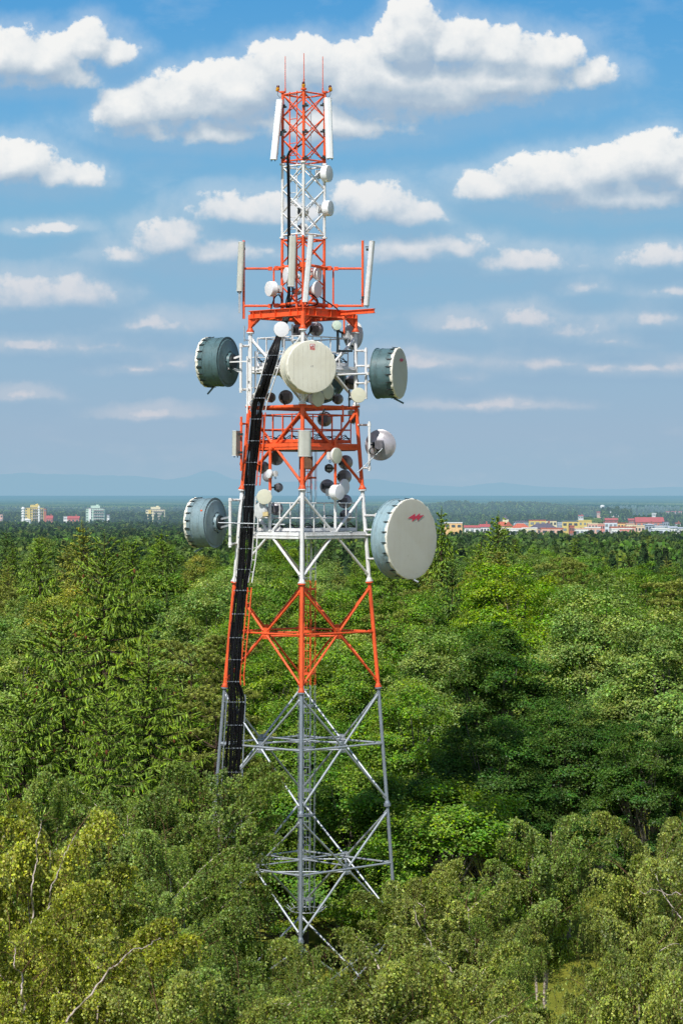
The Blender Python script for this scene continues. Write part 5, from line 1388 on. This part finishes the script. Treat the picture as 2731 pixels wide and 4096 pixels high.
# ---- distant woods: one mass, far too many to count
rng = np.random.default_rng(77)
def far_wood():
    parts = []
    def patch(n, dmin, dmax, xa, xb, faces, fs, hh, seed, keep=None, mixp=.55, tone=1.0):
        r = np.random.default_rng(seed)
        d = np.sqrt(r.uniform(dmin ** 2, dmax ** 2, n)); x = r.uniform(xa, xb, n)
        if keep is not None:
            k_ = keep(x, d); d, x = d[k_], x[k_]
        n = len(d)
        px = (x * DS - CX) / F * d; gz = np.array([ground_z(a, b_) for a, b_ in zip(px, d)])
        H = r.uniform(hh[0], hh[1], n); con = r.uniform(size=n) < mixp
        R = np.where(con, H * r.uniform(.13, .19, n), H * r.uniform(.22, .34, n))
        t = np.where(con[:, None], np.array([[.062, .115, .040]]), np.array([[.105, .180, .045]])) * r.uniform(.75, 1.3, (n, 1)) * r.uniform(.92, 1.08, (n, 3)) * tone
        ol = r.uniform(size=n) < .16; t[ol] = t[ol] * np.array([1.5, 1.15, .9])
        ids = np.repeat(np.arange(n), faces); m_ = len(ids)
        u = r.uniform(0, 1, m_); a = r.uniform(0, math.tau, m_); c_ = con[ids]
        # cones: radius shrinks upward in uneven tiers; rounded crowns: lumpy ellipsoids
        hz = np.where(c_, .10 + .90 * u ** .75, .25 + .75 * u ** .8)
        prof = np.where(c_, (1 - hz) * 1.1 + .03 + .06 * np.abs(np.sin(hz * 22 + ids)), np.sqrt(np.clip(1 - ((hz - .55) / .46) ** 2, .02, 1)) * (.82 + .2 * np.sin(a * 3 + ids) * np.cos(hz * 9 + ids * 1.7)))
        rad = R[ids] * prof * r.uniform(.75, 1.08, m_)
        c = np.stack([px[ids] + rad * np.cos(a), d[ids] + rad * np.sin(a), gz[ids] + hz * H[ids]], 1)
        nr = np.stack([np.cos(a), np.sin(a), np.where(c_, .55, 1.6 * (hz - .45))], 1) + r.normal(size=(m_, 3)) * .5
        ax_ = r.normal(size=(m_, 3)) * .7 + np.array([0, 0, -.6]); sz = fs * r.uniform(.6, 1.3, m_) * (H[ids] / 13)
        parts.append((leaf_quads(c, ax_, nr, sz, sz * .75), 0, np.clip(t[ids] * r.uniform(.8 if dmax < 700 else .93, 1.2 if dmax < 700 else 1.07, (m_, 1)), 0, 1)))
    patch(620, 315, 430, -60, 1640, 520, .62, (10.5, 15), 1)
    patch(900, 430, 640, -60, 1640, 300, .85, (10, 14.5), 2)
    patch(1900, 640, 1050, -60, 1640, 130, 1.35, (9, 14), 3, tone=.78)
    town = lambda x, d: ~((x > 985) & (d > 1500))
    patch(2700, 1050, 1900, -60, 985, 60, 2.2, (9.5, 14), 4, None, .62, .66)
    patch(1500, 1050, 1500, 985, 1640, 60, 2.0, (6.5, 9.5), 14, None, .3, .85)
    patch(2200, 1900, 2780, -60, 980, 36, 2.8, (6.5, 10), 5, None, .7, .62)
    patch(1900, 2780, 3400, -60, 980, 36, 3.2, (10, 15), 15, None, .7, .62)
    patch(3500, 3400, 5200, -60, 990, 24, 4.2, (10, 15), 6, None, .6, .66)
    patch(1300, 2900, 3900, 985, 1640, 26, 3.6, (8, 13), 7, lambda x, d: (x < 1250) | (np.sin(x * .05) > -.2), .5, .7)
    patch(2600, 4000, 5300, 900, 1420, 22, 4.5, (8, 15), 8, lambda x, d: ~((x > 1030) & (x < 1120) & (np.sin(d * .004 + x * .03) > .35)), .45, .75)
    patch(900, 4500, 6500, 1300, 1640, 22, 5, (8, 13), 9, lambda x, d: np.sin(d * .006) > .1, .4, .75)
    patch(420, 1700, 2600, 985, 1640, 40, 2.4, (5, 9), 10, None, .3, 1.0)
    o = bpy.data.objects.new('distant_woods', np_mesh('distant_woods', parts, [M['far_leaf']])); C.objects.link(o)
    tag(o, 'endless mixed woods fading toward the plain', kind='stuff')
far_wood()

# ---- buildings
FM = {}
def fm(key, r, g, b):
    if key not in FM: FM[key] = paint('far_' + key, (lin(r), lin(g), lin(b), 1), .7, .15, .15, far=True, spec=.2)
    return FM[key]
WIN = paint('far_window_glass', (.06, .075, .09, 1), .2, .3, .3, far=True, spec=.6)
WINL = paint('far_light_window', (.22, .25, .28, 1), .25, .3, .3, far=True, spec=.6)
BN = [0]
def building(label, x0, x1, ytop, d, wall, roof='flat', rcol=None, floors=2, depth=None, yroof=None, cat='building', name='building', yaw=0.0, tower_box=False, bands=True, cols=None, group='buildings of the far town'):
    """x0..x1 photo columns of the front, ytop the eaves row, yroof the ridge row (gabled or hipped roofs)"""
    a = PD(x0, ytop, d); c = PD(x1, ytop, d); wd = c.x - a.x; mid = (a + c) / 2; gz = ground_z(mid.x, d) - .5
    H = a.z - gz; dp = depth or min(14.0, max(8.0, wd * .6)); base = Vector((mid.x, d + dp / 2, gz))
    t = thing(name, label, cat, base, group)
    R = Matrix.Rotation(yaw, 3, 'Z')
    def q(x, y, z): return base + R @ Vector((x, y, z))
    b = MB(); b.box(q(0, 0, H / 2), (wd, dp, H), R); b.build('wall', wall, t)
    rc = rcol or fm('roof_grey', 120, 118, 120)
    if roof == 'flat':
        b = MB(); b.box(q(0, 0, H + .25), (wd + .4, dp + .4, .5), R); b.build('roof', rc, t)
    else:
        rz = PD(x0, yroof, d).z - a.z; b = MB(); o_ = .5
        if roof == 'gable':          # ridge along the front
            b.prism([q(-wd / 2 - o_, -dp / 2 - o_, H), q(-wd / 2 - o_, dp / 2 + o_, H), q(-wd / 2 - o_, 0, H + rz)], R @ Vector((wd + 2 * o_, 0, 0)))
        elif roof == 'gable_front':
            b.prism([q(-wd / 2 - o_, -dp / 2 - o_, H), q(wd / 2 + o_, -dp / 2 - o_, H), q(0, -dp / 2 - o_, H + rz)], R @ Vector((0, dp + 2 * o_, 0)))
        else:
            k = [q(-wd / 2 - o_, -dp / 2 - o_, H), q(wd / 2 + o_, -dp / 2 - o_, H), q(wd / 2 + o_, dp / 2 + o_, H), q(-wd / 2 - o_, dp / 2 + o_, H)]
            e = min(dp * .45, wd * .3); r1, r2 = q(-wd / 2 + e, 0, H + rz), q(wd / 2 - e, 0, H + rz)
            i = len(b.V); b.V += [tuple(p) for p in k + [r1, r2]]
            for f in ((0, 1, 5, 4), (1, 2, 5), (2, 3, 4, 5), (3, 0, 4), (0, 3, 2, 1)): b.face(tuple(i + v for v in f))
        b.build('roof', rc, t)
    n = cols or max(3, int(wd / 4.2)); fh = min(3.4, H / max(1, floors))
    for f in range(floors):
        z = H - fh * (f + .55)
        if z < 1: break
        b = MB(); ww = wd / n * (.62 if bands else .42)
        for k_ in range(n): b.box(q(-wd / 2 + wd * (k_ + .5) / n, -dp / 2 - .04, z), (ww, .12, fh * .48), R)
        b.build('window_row', WIN if (f + BN[0]) % 2 == 0 else WINL, t)
    if tower_box:
        b = MB(); b.box(q(0, 0, H + 1.7), (wd * .5, dp * .5, 2.9), R); b.box(q(wd * .1, 0, H + 3.6), (wd * .14, dp * .2, 1.2), R); b.build('lift_house', wall, t)
        b = MB(); b.tube(q(-wd * .05, 0, H + 3.2), q(-wd * .05, 0, H + 7), .12, 6); b.build('mast', M['steel'], t)
    elif roof in ('gable', 'hip') and BN[0] % 2 == 0:
        b = MB(); b.box(q(wd * .22, .6, H + (rz if roof != 'flat' else 0) + .3), (1.0, 1.0, 2.6), R); b.build('chimney', fm('brick', 150, 95, 80), t)
    BN[0] += 1
    return t, q, wd, dp, H
cream, yellow, mintc, white, grey, pink, orange_w, brick = fm('cream', 226, 214, 176), fm('yellow', 214, 190, 112), fm('mint', 190, 214, 196), fm('white', 232, 232, 230), fm('grey', 170, 178, 190), fm('pink', 222, 178, 160), fm('peach', 232, 190, 128), fm('brickwall', 176, 104, 84)
rred, rorange, rdark, rbrown = fm('roof_red', 172, 84, 84), fm('roof_orange', 186, 98, 72), fm('roof_slate', 92, 86, 100), fm('roof_brown', 140, 84, 70)
BL = DS   # columns below are in display columns
def L3(x): return x * 800 / 1568 / DS       # from the enlarged left view
def L3y(y): return (1850 + y * 800 / 1568) / DS
def R3(x): return (1750 + x * 981 / 1568) / DS
def R3y(y): return (1950 + y * 981 / 1568) / DS
# tower blocks on the left
def tower_block(label, xa, xb, yt, d, wall, floors=8, stripe=None, red=None):
    t, q, wd, dp, H = building(label, L3(xa), L3(xb), L3y(yt), d, wall, floors=floors, tower_box=True, cat='apartment block', name='apartment_block', depth=13, cols=8)
    for s_ in ((-.28,) if stripe else ()) :
        b = MB(); b.box(q(wd * s_, -dp / 2 - .5, H * .5), (wd * .13, 1.2, H)); b.build('stair_panel', stripe, t)
    for f in range(floors):
        b = MB(); b.box(q(wd * .18, -dp / 2 - .7, H - 3.0 * f - 1.9), (wd * .55, 1.2, .9)); b.build('balcony', fm('balcony', 150, 140, 140), t)
    return t
tower_block('yellow high-rise block with a white mast at its left, far left', 200, 345, 356, 2700, yellow, 8, yellow)
tower_block('pale mint high-rise block standing in the woods, far left', 676, 820, 362, 2700, mintc, 8, white)
tower_block('cream high-rise block half sunk in the woods left of the drum', 1145, 1293, 370, 2900, cream, 6, yellow)
building('brick side block joined to the yellow high-rise', L3(345), L3(364), L3y(362), 2650, brick, floors=1)
building('red roofed house just right of the yellow high-rise', L3(366), L3(412), L3y(440), 2400, fm('salmon', 214, 128, 120), 'gable', rred, 1, yroof=L3y(416))
building('low white block with a red roof left of the mint high-rise', L3(500), L3(534), L3y(424), 2450, white, 'flat', None, 2)
building('long red roofed house left of the mint high-rise', L3(532), L3(620), L3y(440), 2400, fm('salmon', 214, 128, 120), 'gable', rred, 1, yroof=L3y(420))
building('small white house right of the mint high-rise', L3(840), L3(858), L3y(412), 2500, white, 'gable', rdark, 1, yroof=L3y(405))
building('low beige building at the left edge', L3(-30), L3(22), L3y(408), 2600, pink, floors=2)
building('white low hall at the foot of the white mast', L3(168), L3(238), L3y(450), 2350, white, 'hip', white, 1, yroof=L3y(440))
for (x, yt, l) in ((185, 348, 'thick white chimney-like mast left of the yellow high-rise'), (309, 338, 'slim white mast in front of the yellow high-rise')):
    p = PD(L3(x), L3y(yt), 2300); gz = ground_z(p.x, p.y); r = 1.3 if x < 200 else .75
    b = MB(); b.tube((p.x, p.y, gz), tuple(p), r * 1.1, 14, r2=r)
    for k in range(4): b.tube((p.x, p.y, p.z - 2 - k * 2.2), (p.x, p.y, p.z - 1.2 - k * 2.2), r * 1.5, 14)
    o = b.build('mast', fm('white', 232, 232, 230), loc=(p.x, p.y, gz)); tag(o, l, 'mast')
# the town on the right, coordinates of the enlarged town view
def TB(label, xa, xb, yt, d, wall, *a, **k):
    if k.get('yroof') is not None: k['yroof'] = R3y(k['yroof'])
    return building(label, R3(xa), R3(xb), R3y(yt), d, wall, *a, **k)
TB('peach flat-roofed hall with white roof edge beside the huge dish', 44, 156, 228, 1650, orange_w, 'flat', white, 1)
TB('long low house with dark red roof right of the peach hall', 172, 268, 256, 1640, white, 'gable', rred, 1, yroof=242)
TB('house with a steep red roof behind the tallest spruce', 272, 330, 252, 1650, white, 'gable', rred, 1, yroof=234)
TB('orange roofed gabled house with cream front', 392, 430, 246, 1620, cream, 'gable', rorange, 1, yroof=219)
TB('cream gabled house front, left of the orange roof', 432, 474, 246, 1610, yellow, 'gable_front', rorange, 1, yroof=219)
TB('wide orange tiled roof left of the dark roof', 476, 584, 258, 1640, cream, 'hip', rorange, 1, yroof=230)
TB('long dark slate roof in the middle of the town', 586, 764, 262, 1640, pink, 'hip', rdark, 1, yroof=230)
TB('long cream school-like building behind the slate roof', 584, 690, 212, 1800, yellow, 'flat', rred, 2)
TB('cream block with grey roof left of the office block', 690, 760, 214, 1810, cream, 'flat', rdark, 2)
TB('white narrow block at the left end of the office block', 766, 794, 228, 1690, grey, 'flat', grey, 3)
TB('long yellow office block with dark window bands', 794, 898, 218, 1720, yellow, 'flat', fm('roof_lead', 110, 120, 132), 4)
TB('tall plain yellow end of the office block', 898, 982, 214, 1740, yellow, 'flat', yellow, 3, bands=False)
TB('small red brick house under the office block', 842, 872, 248, 1600, brick, 'flat', brick, 2)
TB('blue grey roofed hall behind the orange roofs', 486, 582, 220, 1850, grey, 'hip', rdark, 1, yroof=212)
TB('row of low white garages at the front left', 446, 540, 266, 1560, white, 'flat', white, 1)
TB('low white block at the front under the dark roof', 540, 634, 262, 1570, cream, 'flat', white, 1)
TB('low pink row at the front under the slate roof', 660, 800, 264, 1570, pink, 'flat', rorange, 1)
TB('low white block in front of the yellow office end', 880, 960, 266, 1560, white, 'flat', pink, 1)
TB('pink flat block right of the yellow office end', 960, 1022, 232, 1660, pink, 'flat', cream, 3)
TB('low peach block in front of the pink flat block', 940, 1040, 258, 1580, pink, 'flat', white, 1)
TB('reddish narrow block left of the white stepped block', 1022, 1066, 236, 1660, fm('rose', 214, 140, 128), 'flat', pink, 3)
TB('white stepped block with blue panels', 1064, 1146, 224, 1700, fm('bluewhite', 208, 216, 226), 'flat', rred, 3)
TB('yellow flat-topped block right of the white stepped block', 1148, 1208, 230, 1700, orange_w, 'flat', rbrown, 2)
TB('beige block with stair tower, right of the yellow flat-topped block', 1206, 1256, 236, 1690, cream, 'flat', pink, 2)
TB('long pink terrace at the front right', 1104, 1264, 256, 1590, pink, 'flat', rorange, 2)
TB('low white terrace at the very front right', 1110, 1160, 268, 1550, white, 'flat', white, 1)
TB('pale peach block right of the long pink terrace', 1256, 1320, 248, 1600, fm('sand', 226, 200, 170), 'flat', cream, 2)
TB('small rose block at the front right', 1160, 1240, 266, 1550, fm('rose', 214, 140, 128), 'flat', white, 1)
TB('grey hall with rounded roof at the right', 1326, 1386, 240, 1680, grey, 'hip', grey, 2, yroof=232)
TB('blue grey block beside the rounded hall', 1386, 1452, 250, 1660, grey, 'flat', fm('bluewhite', 208, 216, 226), 2)
TB('low pale row at the right front', 1370, 1480, 266, 1580, fm('bluewhite', 208, 216, 226), 'flat', white, 1)
TB('white house group near the right edge', 1476, 1530, 258, 1620, white, 'gable', grey, 1, yroof=248)
TB('white house cut by the right edge', 1538, 1600, 262, 1600, white, 'gable', grey, 1, yroof=254)
TB('huge red roofed complex on the right rise', 1266, 1444, 222, 2350, fm('salmonw', 214, 130, 100), 'gable', rred, 2, yroof=190)
TB('grey flat shed right of the huge red roof', 1440, 1478, 222, 2300, grey, 'flat', rdark, 1)
TB('red roofed house left of the huge red complex', 1220, 1262, 210, 2400, brick, 'gable', rred, 1, yroof=198)
TB('low red house under the white factory', 1070, 1150, 208, 2450, brick, 'gable', rred, 1, yroof=196)
TB('white factory hall on the hillside', 1076, 1162, 164, 3300, white, 'hip', white, 1, yroof=152, depth=20)
TB('smaller white hall above the factory', 1086, 1152, 145, 3900, white, 'flat', white, 1)
TB('beige hall right of the factory', 1190, 1232, 166, 3300, pink, 'flat', cream, 1)
TB('tiny white farmhouse left of the factory', 900, 930, 182, 3000, white, 'gable', rred, 1, yroof=176)
TB('tiny pink house left of the factory', 1018, 1042, 160, 3300, pink, 'gable', rred, 1, yroof=154)
TB('small white block above the huge red roof', 1370, 1396, 166, 3300, white, 'flat', white, 1)
TB('row of tiny reddish houses on the far right', 1460, 1560, 156, 4300, pink, 'gable', rred, 1, yroof=152, depth=20)
TB('small brick house at the right edge of the rise', 1520, 1550, 232, 2300, white, 'gable', rbrown, 1, yroof=224)
# church spire, water tower
p = PD(R3(432), R3y(172), 2000); gz = ground_z(p.x, p.y)
t = thing('church_tower', 'thin church spire behind the orange roofs', 'church tower', (p.x, p.y, gz))
zt_ = PD(R3(432), R3y(205), 2000).z
b = MB(); b.box((p.x, p.y, (gz + zt_) / 2), (4.5, 4.5, zt_ - gz)); b.build('wall', cream, t)
b = MB(); b.tube((p.x, p.y, zt_), (p.x, p.y, zt_ + (p.z - zt_) * .5), 2.6, 8, r2=.9); b.tube((p.x, p.y, zt_ + (p.z - zt_) * .5), tuple(p), .9, 8, r2=.08); b.build('spire', rdark, t)
p = PD(R3(1051), R3y(112), 4200); gz = ground_z(p.x, p.y)
t = thing('water_tower', 'white water tower with round tank on the far hill', 'water tower', (p.x, p.y, gz))
b = MB(); b.tube((p.x, p.y, gz), (p.x, p.y, p.z - 4), 1.6, 12); b.build('stem', white, t)
b = MB(); b.lathe([(1.4, -7), (3.4, -4), (3.5, -1.2), (2, 0), (.01, .3)], p, (0, 0, 1), 20); b.build('tank', white, t)

_seen = {}
for _o in SC.objects:
    if _o.parent is None and 'label' in _o: _seen.setdefault(_o['label'], []).append(_o.name)
for _k, _v in _seen.items():
    if len(_v) > 1: print('DUP LABEL', _k, _v)
